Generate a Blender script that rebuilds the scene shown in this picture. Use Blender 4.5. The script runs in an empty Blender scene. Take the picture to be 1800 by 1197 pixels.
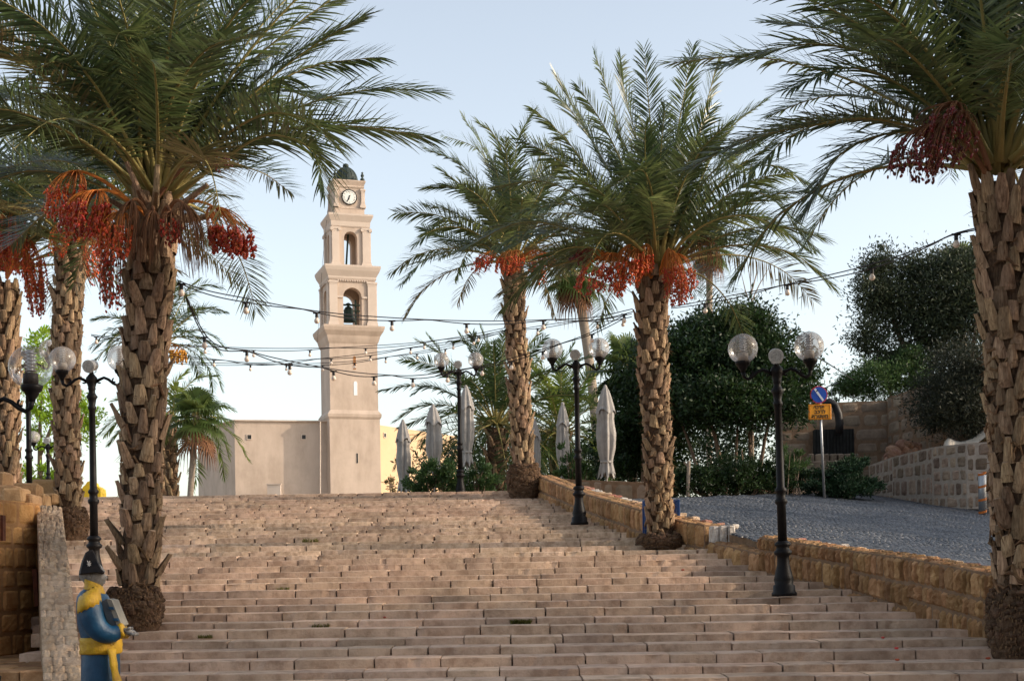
import bpy, math, random
import numpy as np
from mathutils import Vector, Matrix
random.seed(7)
R = math.radians
C = bpy.context.scene.collection
sc = bpy.context.scene

# ------------------------------------------------------------------ camera
F_PX, EYE, HY, ROLL = 2500.0, 1.6, 1010.0, 0.0157   # pixels of the 1800x1197 photograph
cam_d = bpy.data.cameras.new('camera'); cam = bpy.data.objects.new('camera', cam_d); C.objects.link(cam)
cam.location = (0, 0, EYE)
cam.rotation_euler = (Matrix.Rotation(R(90), 4, 'X') @ Matrix.Rotation(-ROLL, 4, 'Z')).to_euler()
cam_d.sensor_width = 36; cam_d.lens = F_PX / 1800 * 36
cam_d.shift_y = (HY - 598.5) / 1800
cam_d.clip_start = .1; cam_d.clip_end = 4000
sc.camera = cam

# ------------------------------------------------------------------ light
SUN_AZ, SUN_EL = 97, 22            # degrees clockwise from +Y (view direction), height
w = bpy.data.worlds.new('World'); sc.world = w; w.use_nodes = True
nt = w.node_tree; nt.nodes.clear()
o_ = nt.nodes.new('ShaderNodeOutputWorld'); bg = nt.nodes.new('ShaderNodeBackground'); sky = nt.nodes.new('ShaderNodeTexSky')
sky.sky_type = 'NISHITA'; sky.sun_disc = False; sky.sun_elevation = R(SUN_EL); sky.sun_rotation = R(SUN_AZ)
sky.air_density = 1.0; sky.dust_density = 1.6; sky.ozone_density = 1.0; sky.altitude = 0
bg.inputs['Strength'].default_value = .15
hz = nt.nodes.new('ShaderNodeHueSaturation'); hz.inputs['Saturation'].default_value = .60
tn = nt.nodes.new('ShaderNodeMixRGB'); tn.blend_type = 'MULTIPLY'; tn.inputs[0].default_value = 1; tn.inputs[2].default_value = (1.05, 1.02, .97, 1)
nt.links.new(sky.outputs[0], hz.inputs['Color']); nt.links.new(hz.outputs[0], tn.inputs[1]); nt.links.new(tn.outputs[0], bg.inputs['Color']); nt.links.new(bg.outputs[0], o_.inputs['Surface'])
sd = bpy.data.lights.new('sun', 'SUN'); sun = bpy.data.objects.new('sun', sd); C.objects.link(sun)
sd.energy = 2.0; sd.angle = R(.6); sd.color = (1, .83, .64)
az, el = R(SUN_AZ), R(SUN_EL)
sdir = Vector((math.sin(az)*math.cos(el), math.cos(az)*math.cos(el), math.sin(el)))
sun.rotation_euler = sdir.to_track_quat('Z', 'Y').to_euler(); sun.location = (30, 0, 40)
sc.view_settings.view_transform = 'Standard'; sc.view_settings.look = 'None'
sc.view_settings.exposure = .95; sc.view_settings.gamma = 1; sc.view_settings.use_curve_mapping = False
sc.cycles.max_bounces = 8; sc.cycles.transparent_max_bounces = 16; sc.cycles.use_denoising = True

# ------------------------------------------------------------------ helpers
cr, sr = math.cos(ROLL), math.sin(ROLL)
def P(x, y, D):
    """world point that the photo shows at pixel (x, y), D metres deep"""
    dx, dy = x-900, HY-y
    return Vector(((dx*cr+dy*sr)*D/F_PX, D, EYE+(-dx*sr+dy*cr)*D/F_PX))
def rnd(a, b): return random.uniform(a, b)

class MB:
    def __init__(s): s.v, s.f, s.m = [], [], []
    def add(s, verts, faces, mi=0):
        b = len(s.v); s.v += [tuple(p) for p in verts]
        s.f += [tuple(i+b for i in f) for f in faces]; s.m += [mi]*len(faces)
    def box(s, c, size, rz=0, mi=0, jit=0, taper=1):
        c = Vector(c); hx, hy, hz = size[0]/2, size[1]/2, size[2]/2
        M = Matrix.Rotation(rz, 3, 'Z') if not isinstance(rz, Matrix) else rz
        vs = []
        for z in (-1, 1):
            k = taper if z > 0 else 1
            for x, y in ((-1, -1), (1, -1), (1, 1), (-1, 1)):
                vs.append(c + M @ Vector((x*hx*k+rnd(-jit, jit), y*hy*k+rnd(-jit, jit), z*hz+rnd(-jit, jit))))
        s.add(vs, [(0,3,2,1),(4,5,6,7),(0,1,5,4),(1,2,6,5),(2,3,7,6),(3,0,4,7)], mi)
    def bbox(s, c, size, ch, rz=0, mi=0, jit=0):
        """box with chamfered edges"""
        c = Vector(c); M = Matrix.Rotation(rz, 3, 'Z') if not isinstance(rz, Matrix) else rz
        h = Vector(size)/2; vs = {}; L = []
        for sx in (-1, 1):
            for sy in (-1, 1):
                for sz in (-1, 1):
                    j = Vector((rnd(-jit, jit), rnd(-jit, jit), rnd(-jit, jit)))
                    for a in range(3):
                        p = Vector((sx*(h.x-ch), sy*(h.y-ch), sz*(h.z-ch)))
                        p[a] += (sx, sy, sz)[a]*ch
                        vs[(sx, sy, sz, a)] = len(L); L.append(c+M@(p+j))
        fs = []
        for a in range(3):
            b, d = (a+1) % 3, (a+2) % 3
            for s0 in (-1, 1):
                q = []
                for u, v in ((-1,-1),(1,-1),(1,1),(-1,1)):
                    k = [0,0,0]; k[a]=s0; k[b]=u; k[d]=v; q.append(vs[(k[0],k[1],k[2],a)])
                fs.append(q if s0 > 0 else q[::-1])
            for u in (-1, 1):
                for v in (-1, 1):      # edge along axis a
                    k0=[0,0,0]; k0[b]=u; k0[d]=v; k0[a]=-1; k1=list(k0); k1[a]=1
                    q=[vs[(*k0,b)],vs[(*k1,b)],vs[(*k1,d)],vs[(*k0,d)]]
                    fs.append(q if u*v < 0 else q[::-1])
        for sx in (-1,1):
            for sy in (-1,1):
                for sz in (-1,1):
                    q=[vs[(sx,sy,sz,0)],vs[(sx,sy,sz,1)],vs[(sx,sy,sz,2)]]
                    fs.append(q if sx*sy*sz>0 else q[::-1])
        s.add(L, fs, mi)
    def tube(s, pts, rad, n=8, mi=0, cap=True, flat=1):
        pts = [Vector(p) for p in pts]
        if not hasattr(rad, '__len__'): rad = [rad]*len(pts)
        vs = []; u = None
        for i, p in enumerate(pts):
            t = (pts[min(i+1, len(pts)-1)]-pts[max(i-1, 0)]).normalized()
            if u is None:
                u = t.cross(Vector((0, 0, 1)));
                if u.length < .01: u = Vector((1, 0, 0))
            u = (u - t*u.dot(t)).normalized(); v = t.cross(u)
            for k in range(n):
                a = 2*math.pi*k/n; vs.append(p+(u*math.cos(a)+v*math.sin(a)*flat)*rad[i])
        fs = [(i*n+k, i*n+(k+1) % n, (i+1)*n+(k+1) % n, (i+1)*n+k) for i in range(len(pts)-1) for k in range(n)]
        if cap: fs += [tuple(range(n))[::-1], tuple((len(pts)-1)*n+k for k in range(n))]
        s.add(vs, fs, mi)
    def lathe(s, prof, c=(0,0,0), n=24, mi=0, sy=1, rot=0):
        """prof: (radius, z) list"""
        c = Vector(c); vs = []
        for r, z in prof:
            for k in range(n):
                a = 2*math.pi*k/n+rot; vs.append(c+Vector((r*math.cos(a), r*sy*math.sin(a), z)))
        fs = [(i*n+k, i*n+(k+1) % n, (i+1)*n+(k+1) % n, (i+1)*n+k) for i in range(len(prof)-1) for k in range(n)]
        fs += [tuple(range(n))[::-1], tuple((len(prof)-1)*n+k for k in range(n))]
        s.add(vs, fs, mi)
    def sq(s, prof, c=(0,0,0), rz=0, mi=0):
        s.lathe([(r*math.sqrt(2), z) for r, z in prof], c, 4, mi, 1, math.pi/4+rz)
    def ball(s, c, r, n=10, m=6, mi=0, M=None):
        c = Vector(c); r = Vector(r) if hasattr(r, '__len__') else Vector((r, r, r)); vs = []
        for i in range(m+1):
            th = math.pi*i/m
            for k in range(n):
                a = 2*math.pi*k/n
                p = Vector((r.x*math.sin(th)*math.cos(a), r.y*math.sin(th)*math.sin(a), -r.z*math.cos(th)))
                vs.append(c+(M@p if M else p))
        fs = [(i*n+k, i*n+(k+1) % n, (i+1)*n+(k+1) % n, (i+1)*n+k) for i in range(m) for k in range(n)]
        s.add(vs, fs, mi)
    def prism(s, poly, off, mi=0):
        """polygon (list of points) extruded by vector off"""
        off = Vector(off); n = len(poly); vs = [Vector(p) for p in poly]+[Vector(p)+off for p in poly]
        s.add(vs, [tuple(range(n)), tuple(range(2*n-1, n-1, -1))]+[(i, i+n, (i+1) % n+n, (i+1) % n) for i in range(n)], mi)
    def build(s, name, mats, parent=None, smooth=False, loc=None):
        if not isinstance(mats, (list, tuple)): mats = [mats]
        org = Vector(loc) if loc is not None else (Vector(parent['org']) if parent is not None and 'org' in parent else Vector((0,0,0)))
        me = bpy.data.meshes.new(name)
        me.from_pydata([(x-org.x, y-org.y, z-org.z) for x, y, z in s.v], [], s.f)
        for m in mats: me.materials.append(m)
        if len(mats) > 1: me.polygons.foreach_set('material_index', s.m)
        if smooth: me.polygons.foreach_set('use_smooth', [True]*len(me.polygons))
        me.validate(); me.update()
        o = bpy.data.objects.new(name, me); C.objects.link(o)
        if parent is not None:
            o.parent = parent
            o['org'] = tuple(org)
        else: o.location = org; o['org'] = tuple(org)
        return o
def np_mesh(name, V, Fq, mats, parent=None, org=(0,0,0), mi=None, smooth=False, k=4):
    V = np.asarray(V, dtype=np.float32)-np.asarray(org, dtype=np.float32); Fq = np.asarray(Fq, dtype=np.int32)
    me = bpy.data.meshes.new(name); n = len(Fq)
    me.vertices.add(len(V)); me.vertices.foreach_set('co', V.ravel())
    me.loops.add(n*k); me.loops.foreach_set('vertex_index', Fq.ravel())
    me.polygons.add(n); me.polygons.foreach_set('loop_start', np.arange(n, dtype=np.int32)*k)
    for m in mats: me.materials.append(m)
    if mi is not None: me.polygons.foreach_set('material_index', np.asarray(mi, dtype=np.int32))
    if smooth: me.polygons.foreach_set('use_smooth', np.ones(n, dtype=bool))
    me.update(calc_edges=True)
    o = bpy.data.objects.new(name, me); C.objects.link(o)
    if parent is not None: o.parent = parent
    else: o.location = org
    o['org'] = tuple(org)
    return o
def thing(name, label, cat, loc, group=None):
    o = bpy.data.objects.new(name, None); o.empty_display_size = .2; C.objects.link(o)
    o.location = loc; o['label'] = label; o['category'] = cat; o['kind'] = 'thing'; o['org'] = tuple(loc)
    if group: o['group'] = group
    return o
def tag(o, label, cat, group=None):
    o['label'] = label; o['category'] = cat; o['kind'] = 'thing'
    if group: o['group'] = group
    return o
def struct(o): o['kind'] = 'structure'; return o
def copy_tree(o, parent=None):
    c = o.copy(); C.objects.link(c); c.parent = parent
    for ch in list(o.children): copy_tree(ch, c)
    return c

# ------------------------------------------------------------------ materials
def mat(name, col, rough=.8, col2=None, nscale=6, bump=0, bscale=30, metal=0, island=0, trans=0, spec=.3, detail=6, bdist=.02, stretch=None, col3=None, stain=0):
    m = bpy.data.materials.new(name); m.use_nodes = True; N = m.node_tree.nodes; L = m.node_tree.links
    b = N['Principled BSDF']; b.inputs['Roughness'].default_value = rough; b.inputs['Metallic'].default_value = metal
    b.inputs['Specular IOR Level'].default_value = spec
    tc = N.new('ShaderNodeTexCoord'); vec = tc.outputs['Object']
    if stretch:
        mp = N.new('ShaderNodeMapping'); mp.inputs['Scale'].default_value = stretch; L.new(vec, mp.inputs[0]); vec = mp.outputs[0]
    out = None
    if col2 is not None:
        nz = N.new('ShaderNodeTexNoise'); nz.inputs['Scale'].default_value = nscale; nz.inputs['Detail'].default_value = detail; nz.inputs['Roughness'].default_value = .65
        L.new(vec, nz.inputs['Vector'])
        rp = N.new('ShaderNodeValToRGB'); rp.color_ramp.elements[0].position = .35; rp.color_ramp.elements[1].position = .68
        rp.color_ramp.elements[0].color = (*col, 1); rp.color_ramp.elements[1].color = (*col2, 1)
        if col3:
            e = rp.color_ramp.elements.new(.52); e.color = (*col3, 1)
        L.new(nz.outputs['Fac'], rp.inputs[0]); out = rp.outputs[0]
    if island:
        g = N.new('ShaderNodeNewGeometry'); hs = N.new('ShaderNodeHueSaturation')
        mr = N.new('ShaderNodeMapRange'); mr.inputs['To Min'].default_value = 1-island; mr.inputs['To Max'].default_value = 1+island
        L.new(g.outputs['Random Per Island'], mr.inputs[0]); L.new(mr.outputs[0], hs.inputs['Value'])
        m2 = N.new('ShaderNodeMath'); m2.operation = 'MULTIPLY'; m2.inputs[1].default_value = 7.31; L.new(g.outputs['Random Per Island'], m2.inputs[0])
        m3 = N.new('ShaderNodeMath'); m3.operation = 'FRACT'; L.new(m2.outputs[0], m3.inputs[0])
        mh = N.new('ShaderNodeMapRange'); mh.inputs['To Min'].default_value = .5-island*.025; mh.inputs['To Max'].default_value = .5+island*.025
        L.new(m3.outputs[0], mh.inputs[0]); L.new(mh.outputs[0], hs.inputs['Hue'])
        if out: L.new(out, hs.inputs['Color'])
        else: hs.inputs['Color'].default_value = (*col, 1)
        out = hs.outputs[0]
    if stain and out:     # broad weathering stains
        ns = N.new('ShaderNodeTexNoise'); ns.inputs['Scale'].default_value = .7; ns.inputs['Detail'].default_value = 9; ns.inputs['Roughness'].default_value = .7
        L.new(tc.outputs['Object'], ns.inputs['Vector']); ms = N.new('ShaderNodeMapRange'); ms.inputs['From Min'].default_value = .36; ms.inputs['From Max'].default_value = .56
        ms.inputs['To Min'].default_value = 1-stain; ms.inputs['To Max'].default_value = 1.04; L.new(ns.outputs['Fac'], ms.inputs[0])
        mu = N.new('ShaderNodeMixRGB'); mu.blend_type = 'MULTIPLY'; mu.inputs[0].default_value = 1; L.new(out, mu.inputs[1]); L.new(ms.outputs[0], mu.inputs[2]); out = mu.outputs[0]
    if out: L.new(out, b.inputs['Base Color'])
    else: b.inputs['Base Color'].default_value = (*col, 1)
    if bump:
        n2 = N.new('ShaderNodeTexNoise'); n2.inputs['Scale'].default_value = bscale; n2.inputs['Detail'].default_value = 8; n2.inputs['Roughness'].default_value = .7
        L.new(vec, n2.inputs['Vector'])
        bp = N.new('ShaderNodeBump'); bp.inputs['Strength'].default_value = bump; bp.inputs['Distance'].default_value = bdist
        L.new(n2.outputs['Fac'], bp.inputs['Height']); L.new(bp.outputs[0], b.inputs['Normal'])
    if trans:
        t = N.new('ShaderNodeBsdfTranslucent'); mx = N.new('ShaderNodeMixShader'); mx.inputs[0].default_value = trans
        if out:
            hs2 = N.new('ShaderNodeHueSaturation'); hs2.inputs['Value'].default_value = 1.5; hs2.inputs['Hue'].default_value = .48
            L.new(out, hs2.inputs['Color']); L.new(hs2.outputs[0], t.inputs['Color'])
        else: t.inputs['Color'].default_value = (*[min(1, c*1.5) for c in col], 1)
        L.new(b.outputs[0], mx.inputs[1]); L.new(t.outputs[0], mx.inputs[2]); L.new(mx.outputs[0], N['Material Output'].inputs['Surface'])
    return m
M = {}
M['step_gap'] = mat('dirt_in_joints', (.07,.045,.03), 1, (.14,.09,.06), 8)
M['step'] = mat('step_limestone', (.40,.272,.19), .85, (.64,.475,.355), 5, .9, 30, island=.17, bdist=.022, col3=(.57,.41,.30), spec=.35, stain=.24)
M['parapet'] = mat('brown_sandstone', (.27,.14,.06), .95, (.46,.275,.14), 6, 1, 26, island=.32, bdist=.03)
M['step_rough'] = mat('hammered_limestone', (.38,.26,.175), .75, (.68,.52,.39), 9, .6, 26, island=.2, bdist=.03, col3=(.56,.41,.295), spec=.5, stain=.2)
M['wall_orange'] = mat('kurkar_sandstone', (.40,.19,.06), .95, (.56,.31,.12), 4, .9, 18, island=.14, bdist=.03)
M['wall_gold'] = mat('weathered_sandstone', (.36,.21,.10), .95, (.52,.33,.17), 5, .9, 26, island=.2, bdist=.03)
M['mortar_orange'] = mat('orange_joint', (.30,.15,.06), .95, (.42,.23,.10), 8, .8, 30)
M['mortar_gold'] = mat('sandy_joint', (.32,.23,.15), .95, (.42,.32,.22), 8, .8, 30)
M['mortar_dark'] = mat('dark_joint', (.16,.10,.06), .95, (.25,.16,.1), 8, .6, 30)
M['wall_pale'] = mat('pale_rubble', (.44,.305,.195), .95, (.62,.47,.335), 7, 1, 22, island=.12, bdist=.04)
M['wall_grey'] = mat('grey_rubble_stone', (.18,.12,.085), .95, (.36,.265,.195), 5, .9, 24, island=.4, bdist=.025)
M['mortar_light'] = mat('light_mortar', (.32,.26,.21), .95, (.42,.35,.29), 8, .5, 30)
M['ashlar'] = mat('ashlar_limestone', (.17,.125,.09), .95, (.29,.22,.155), 3, .7, 14, island=.2, bdist=.02)
M['plaster'] = mat('pink_plaster', (.42,.33,.262), .9, (.53,.425,.345), .8, .25, 5, bdist=.02, stretch=(1,1,.3), col3=(.49,.39,.315), stain=.07)
M['plaster_trim'] = mat('pale_plaster_trim', (.52,.43,.36), .9, (.58,.485,.41), .8, .2, 8)
M['copper'] = mat('green_copper', (.014,.022,.02), .6, (.035,.05,.042), 2, .2, 6)
M['bronze'] = mat('dark_bronze', (.03,.05,.04), .5, metal=.5)
M['dial'] = mat('clock_dial', (.72,.72,.68), .5)
M['ink'] = mat('dark_paint', (.02,.02,.02), .5)
M['iron'] = mat('black_cast_iron', (.004,.004,.005), .5, (.010,.008,.008), 12, .25, 60, spec=.15, bdist=.004)
M['alu'] = mat('brushed_aluminium', (.62,.63,.65), .32, metal=.85)
M['spot'] = mat('grey_spotlight', (.45,.44,.42), .5, (.55,.53,.5), 20)
M['spotface'] = mat('spot_lens', (.5,.5,.48), .25, (.25,.25,.24), 40)
M['lampholder'] = mat('grey_lampholder', (.34,.31,.28), .5)
M['trunk'] = mat('palm_core_fibre', (.04,.024,.014), 1, (.15,.09,.053), 14, 1, 30, bdist=.03, stretch=(3,3,.6))
M['boot'] = mat('palm_boot', (.15,.092,.052), .9, (.42,.29,.18), 11, 1, 34, island=.42, bdist=.015, stretch=(4,4,.5))
M['bootcut'] = mat('cut_palm_boot', (.26,.17,.10), .9, (.42,.30,.21), 14, .6, 40, island=.2)
M['fibre'] = mat('palm_fibre', (.10,.055,.028), 1, (.22,.13,.07), 20, .6, 50, island=.3)
M['root'] = mat('palm_root_mass', (.06,.035,.02), 1, (.15,.09,.055), 14, 1, 40, island=.3, bdist=.03)
M['leaf'] = mat('date_palm_leaflet', (.036,.064,.021), .36, (.105,.13,.043), 1.6, island=.5, trans=.36, spec=.7)
M['leaf_dry'] = mat('ageing_leaflet', (.16,.12,.05), .6, (.11,.11,.04), 1.5, island=.4, trans=.3)
M['leaf_bg'] = mat('background_palm_leaflet', (.03,.055,.018), .5, (.07,.11,.032), 1.2, island=.4, trans=.35)
M['leaf_gold'] = mat('golden_palm_leaflet', (.05,.10,.02), .5, (.16,.2,.04), 1.0, island=.4, trans=.4)  # yellower and paler green than the other background leaflet
M['fan'] = mat('fan_palm_leaflet', (.05,.09,.025), .5, (.12,.16,.045), 1.2, island=.35, trans=.4)
M['rachis'] = mat('frond_rachis', (.24,.21,.07), .5, (.32,.25,.09), 3)
M['stalk'] = mat('orange_fruit_stalk', (.50,.17,.03), .6, (.42,.13,.03), 4, island=.3)
M['stalk_dry'] = mat('dry_fruit_stalk', (.22,.10,.045), .8, (.13,.06,.03), 6, island=.3)
M['date'] = mat('red_dates', (.38,.04,.012), .35, island=.45, spec=.5)
M['date_or'] = mat('orange_red_dates', (.52,.075,.014), .4, island=.4, spec=.5)
M['date_dk'] = mat('maroon_dates', (.14,.012,.012), .35, island=.5, spec=.5)
M['date_y'] = mat('amber_dates', (.60,.27,.03), .5, island=.3)
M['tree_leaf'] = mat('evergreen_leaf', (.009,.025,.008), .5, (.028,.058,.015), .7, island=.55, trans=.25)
M['olive_leaf'] = mat('olive_leaf', (.022,.034,.018), .55, (.05,.062,.03), .8, island=.5, trans=.2)
M['bush_leaf'] = mat('oleander_leaf', (.03,.07,.02), .5, (.07,.12,.04), 1.5, island=.5, trans=.3)
M['lime_leaf'] = mat('lime_green_leaf', (.16,.30,.02), .5, (.30,.42,.04), 1, island=.4, trans=.5)
M['dark_leaf'] = mat('juniper_leaf', (.012,.034,.015), .6, (.03,.065,.025), 2, island=.5, trans=.1)
M['dry_leaf'] = mat('sparse_dry_leaf', (.014,.02,.011), .6, (.042,.045,.026), 1, island=.5, trans=.2)
M['bark'] = mat('tree_bark', (.14,.095,.065), .95, (.25,.18,.13), 8, .8, 30, stretch=(3,3,.6))
M['pale_bark'] = mat('smooth_palm_bark', (.24,.19,.15), .9, (.33,.27,.21), 6, .5, 16, stretch=(1,1,4))
M['canvas'] = mat('grey_canvas', (.30,.28,.26), .9, (.38,.355,.33), 6, .3, 200, bdist=.003)
M['tent'] = mat('cream_canvas', (.50,.44,.36), .9, (.56,.5,.42), 4)
M['cable'] = mat('black_cable', (.015,.013,.014), .5)
M['bulb'] = mat('frosted_bulb', (.78,.66,.56), .25, spec=.6)
M['steel'] = mat('galvanised_steel', (.35,.36,.38), .45, metal=.7)
M['sign_y'] = mat('yellow_sign', (.75,.30,.02), .45)
M['sign_b'] = mat('blue_sign', (.015,.07,.36), .4)
M['sign_r'] = mat('red_sign_rim', (.42,.03,.04), .4)
M['sign_w'] = mat('white_sign_stripe', (.6,.62,.66), .4)
M['white_paint'] = mat('chipped_white_paint', (.30,.24,.19), .8, (.60,.57,.53), 14, .8, 30, col3=(.48,.44,.4))
M['red_paint'] = mat('faded_red_paint', (.30,.20,.14), .8, (.34,.10,.075), 14, .6, 30)
M['bluepaint'] = mat('blue_steel_paint', (.01,.045,.16), .45)
M['yellow'] = mat('yellow_plastic', (.72,.48,.02), .5, (.62,.4,.02), 4)
M['orange'] = mat('orange_band', (.45,.12,.015), .5)
M['rust'] = mat('rusty_steel', (.07,.022,.012), .8, (.13,.04,.02), 12, .4, 40)
M['st_blue'] = mat('glossy_blue_paint', (.002,.040,.095), .42, (.003,.062,.135), 7, .45, 14, spec=.5, bdist=.02)
M['st_yellow'] = mat('glossy_yellow_paint', (.58,.35,.004), .45, (.42,.22,.004), 14, .7, 24, spec=.5, bdist=.02, stretch=(1.5,1.5,1))
M['st_black'] = mat('worn_black_paint', (.005,.005,.007), .5, (.02,.014,.011), 9, .5, 14, spec=.12, bdist=.02)
M['st_grey'] = mat('worn_grey_face', (.15,.14,.13), .7, (.34,.32,.30), 16, .5, 30, bdist=.01)
M['st_silver'] = mat('grey_silver_paint', (.07,.085,.095), .5, (.14,.15,.16), 12, .4, 30, bdist=.01)
M['rubble_red'] = mat('red_brown_rock', (.22,.11,.07), .95, (.33,.2,.14), 7, .9, 20, island=.3)
M['soil'] = mat('dry_soil', (.25,.18,.12), 1, (.34,.26,.18), 2, .5, 8)
M['grass'] = mat('weed_green', (.10,.11,.025), .6, (.17,.16,.04), 5, island=.4, trans=.3)
M['dark_void'] = mat('dark_hedge_mesh', (.012,.013,.012), .8, (.03,.03,.028), 5, .5, 20)

# thin clear globe: fresnel gloss over transparency with a light dusting
def glass(name, dust):
    m = bpy.data.materials.new(name); m.use_nodes = True; N = m.node_tree.nodes; L = m.node_tree.links
    out = N['Material Output']; N.remove(N['Principled BSDF'])
    tr = N.new('ShaderNodeBsdfTransparent'); tr.inputs[0].default_value = (.93,.93,.93,1)
    gl = N.new('ShaderNodeBsdfGlossy'); gl.inputs['Roughness'].default_value = .22 if dust > .3 else .06
    di = N.new('ShaderNodeBsdfDiffuse'); di.inputs[0].default_value = (.55,.5,.46,1)
    lw = N.new('ShaderNodeLayerWeight'); lw.inputs[0].default_value = .35
    nz = N.new('ShaderNodeTexNoise'); nz.inputs['Scale'].default_value = 3; nz.inputs['Detail'].default_value = 2
    tc = N.new('ShaderNodeTexCoord'); L.new(tc.outputs['Object'], nz.inputs['Vector'])
    mm = N.new('ShaderNodeMath'); mm.operation = 'MULTIPLY'; mm.inputs[1].default_value = dust; L.new(nz.outputs['Fac'], mm.inputs[0])
    a = N.new('ShaderNodeMixShader'); b = N.new('ShaderNodeMixShader')
    L.new(mm.outputs[0], a.inputs[0]); L.new(tr.outputs[0], a.inputs[1]); L.new(di.outputs[0], a.inputs[2])
    mf = N.new('ShaderNodeMath'); mf.operation = 'MULTIPLY'; mf.inputs[1].default_value = .45; L.new(lw.outputs['Fresnel'], mf.inputs[0])
    L.new(mf.outputs[0], b.inputs[0]); L.new(a.outputs[0], b.inputs[1]); L.new(gl.outputs[0], b.inputs[2]); L.new(b.outputs[0], out.inputs[0])
    return m
M['globe_dusty'] = glass('dusty_clear_globe', .62)
M['globe_clear'] = glass('clear_globe', .12)

M['sett'] = mat('worn_basalt_setts', (.034,.039,.05), .4, (.088,.09,.094), 1.0, .5, 60, island=.6, spec=.45, bdist=.006)


# ------------------------------------------------------------------ terrain
def interp(x, xs, ys):
    return float(np.interp(x, xs, ys))
def zplane(D): return .158*D - 1.758
WY = [11, 16.4, 18.1, 19.65, 21.4, 23.6, 24.2, 25.9, 29.5, 32.8, 34.5]       # right wall, inner foot line
WX = [7.6, 5.5, 5.05, 4.7, 3.77, 3.27, 2.95, 2.15, 1.3, .66, .35]
WT = [1.15, 1.53, 1.73, 1.86, 2.10, 2.37, 2.45, 2.81, 3.33, 3.86, 4.0]       # its top
def xr(Y): return interp(Y, WY, WX) if Y < 34.5 else .35-(Y-34.5)*.17
def wt(Y): return interp(Y, WY, WT) if Y < 34.5 else 4.0+(Y-34.5)*.13
def xl(Y): return -4.4-.392*(Y-14)
def plaza_raw(X, Y): return wt(Y)-.12-.1*(X-xr(Y)-.35)
def yedge(X):
    Y = 20.0
    while Y < 60 and 2500*(plaza_raw(X, Y)-EYE)/Y < 127+(X/Y*2500)*.0157: Y += .1
    return Y
EX = [x*.5 for x in range(0, 61)]; EYV = [yedge(x) for x in EX]
def ye(X): return interp(X, EX, EYV)
TOPZ = zplane(34)
def gz(X, Y):
    if Y > 34 and X < .9: return TOPZ
    if X > xr(Y)+.2 or Y > 34:
        e = ye(X)
        return plaza_raw(X, Y) if Y < e else plaza_raw(X, e)
    return zplane(Y)
# cobbled plaza
mb = MB(); nx, ny = 40, 60
grid = {}
for j in range(ny+1):
    for i in range(nx+1):
        Y0 = 9+(48-9)*j/ny; X0 = xr(min(Y0, 34.4))+.3; X = X0+(26-X0)*(i/nx)**1.5
        Y = min(Y0, ye(X)); X = max(X, xr(min(Y, 34.4))+.3); grid[i, j] = len(mb.v); mb.v.append((X, Y, plaza_raw(X, Y)))
for j in range(ny):
    for i in range(nx):
        q = (grid[i,j], grid[i+1,j], grid[i+1,j+1], grid[i,j+1]); mb.f.append(q); mb.m.append(0)
# skirt under the plaza edge
for j in range(ny):
    a, b = mb.v[grid[0,j]], mb.v[grid[0,j+1]]
    if b[1] > 33 or abs(a[1]-b[1]) < .01: continue
    mb.add([a, b, (b[0], b[1], b[2]-.6), (a[0], a[1], a[2]-.6)], [(0,1,2,3)])
sheet = MB(); sheet.v, sheet.f, sheet.m = [(x, y, z-.03) for x, y, z in mb.v], list(mb.f), list(mb.m)
g0 = np.random.default_rng(2); V0, F0 = [], []
Yr = 11.0
while Yr < 47:
    hgt = .075+g0.random()*.02
    X0 = xr(Yr)+.35; X = X0-g0.random()*.2; xe = min(22, .365*Yr+1)
    while X < xe:
        wd = .07+g0.random()*.05; cx, cy = X+wd/2, Yr+hgt/2+.06*math.sin(X*.7)
        if cy < ye(cx)-.05:
            hw, hd = wd/2-.006, hgt/2-.006; z = plaza_raw(cx, cy)+g0.normal(0, .0022)+.010*math.sin(cx*1.7+cy)*math.sin(cy*1.3); tx, ty = g0.normal(0, .03, 2); sl = -.1; sly = (plaza_raw(cx, cy+.1)-plaza_raw(cx, cy-.1))/.2
            o = len(V0)
            for kx, ky, kz in ((1,1,-.03),(.97,.95,-.007),(.7,.65,0)):
                for sx, sy in ((-1,-1),(1,-1),(1,1),(-1,1)):
                    dx, dy = sx*hw*kx, sy*hd*ky; V0.append((cx+dx, cy+dy, z+kz+(sl+tx)*dx+(sly+ty)*dy))
            for r_ in (0, 4):
                for q in range(4): F0.append((o+r_+q, o+r_+(q+1)%4, o+r_+4+(q+1)%4, o+r_+4+q))
            F0.append((o+8, o+9, o+10, o+11))
        X += wd
    Yr += hgt
pz = np_mesh('plaza', np.array(V0), np.array(F0), [M['sett']]); struct(pz)
struct(sheet.build('plaza_bed', M['mortar_dark'], smooth=True))

# soil beyond the plaza and behind the top of the steps
mb = MB()
xs = [-300, -60, -20, 0, .88, .92, 1.1, 1.35, 1.6]+[x for x in range(2, 27, 2)]+[60, 300]
for i in range(len(xs)-1):
    for (a, b) in ((0, 60), (60, 200), (200, 900)):
        v = []
        for X, Yf in ((xs[i], a), (xs[i+1], a), (xs[i+1], b), (xs[i], b)):
            if X < .9: y0 = 34.2; z = TOPZ-.01
            else: y0 = max(ye(min(X, 30))-.02, interp(X-.42, WX[::-1], WY[::-1]) if X < 3 else 0); z = plaza_raw(min(X, 30), ye(min(X, 30)))-.004
            v.append((X, max(y0, Yf), z))
        mb.add(v, [(0,1,2,3)])
struct(mb.build('upper_ground', M['soil']))
mb = MB(); mb.add([(-60,-30,.127),(60,-30,.127),(60,12.6,.127),(-60,12.6,.127)], [(0,1,2,3)])
struct(mb.build('lower_ground', M['wall_grey']))
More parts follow.
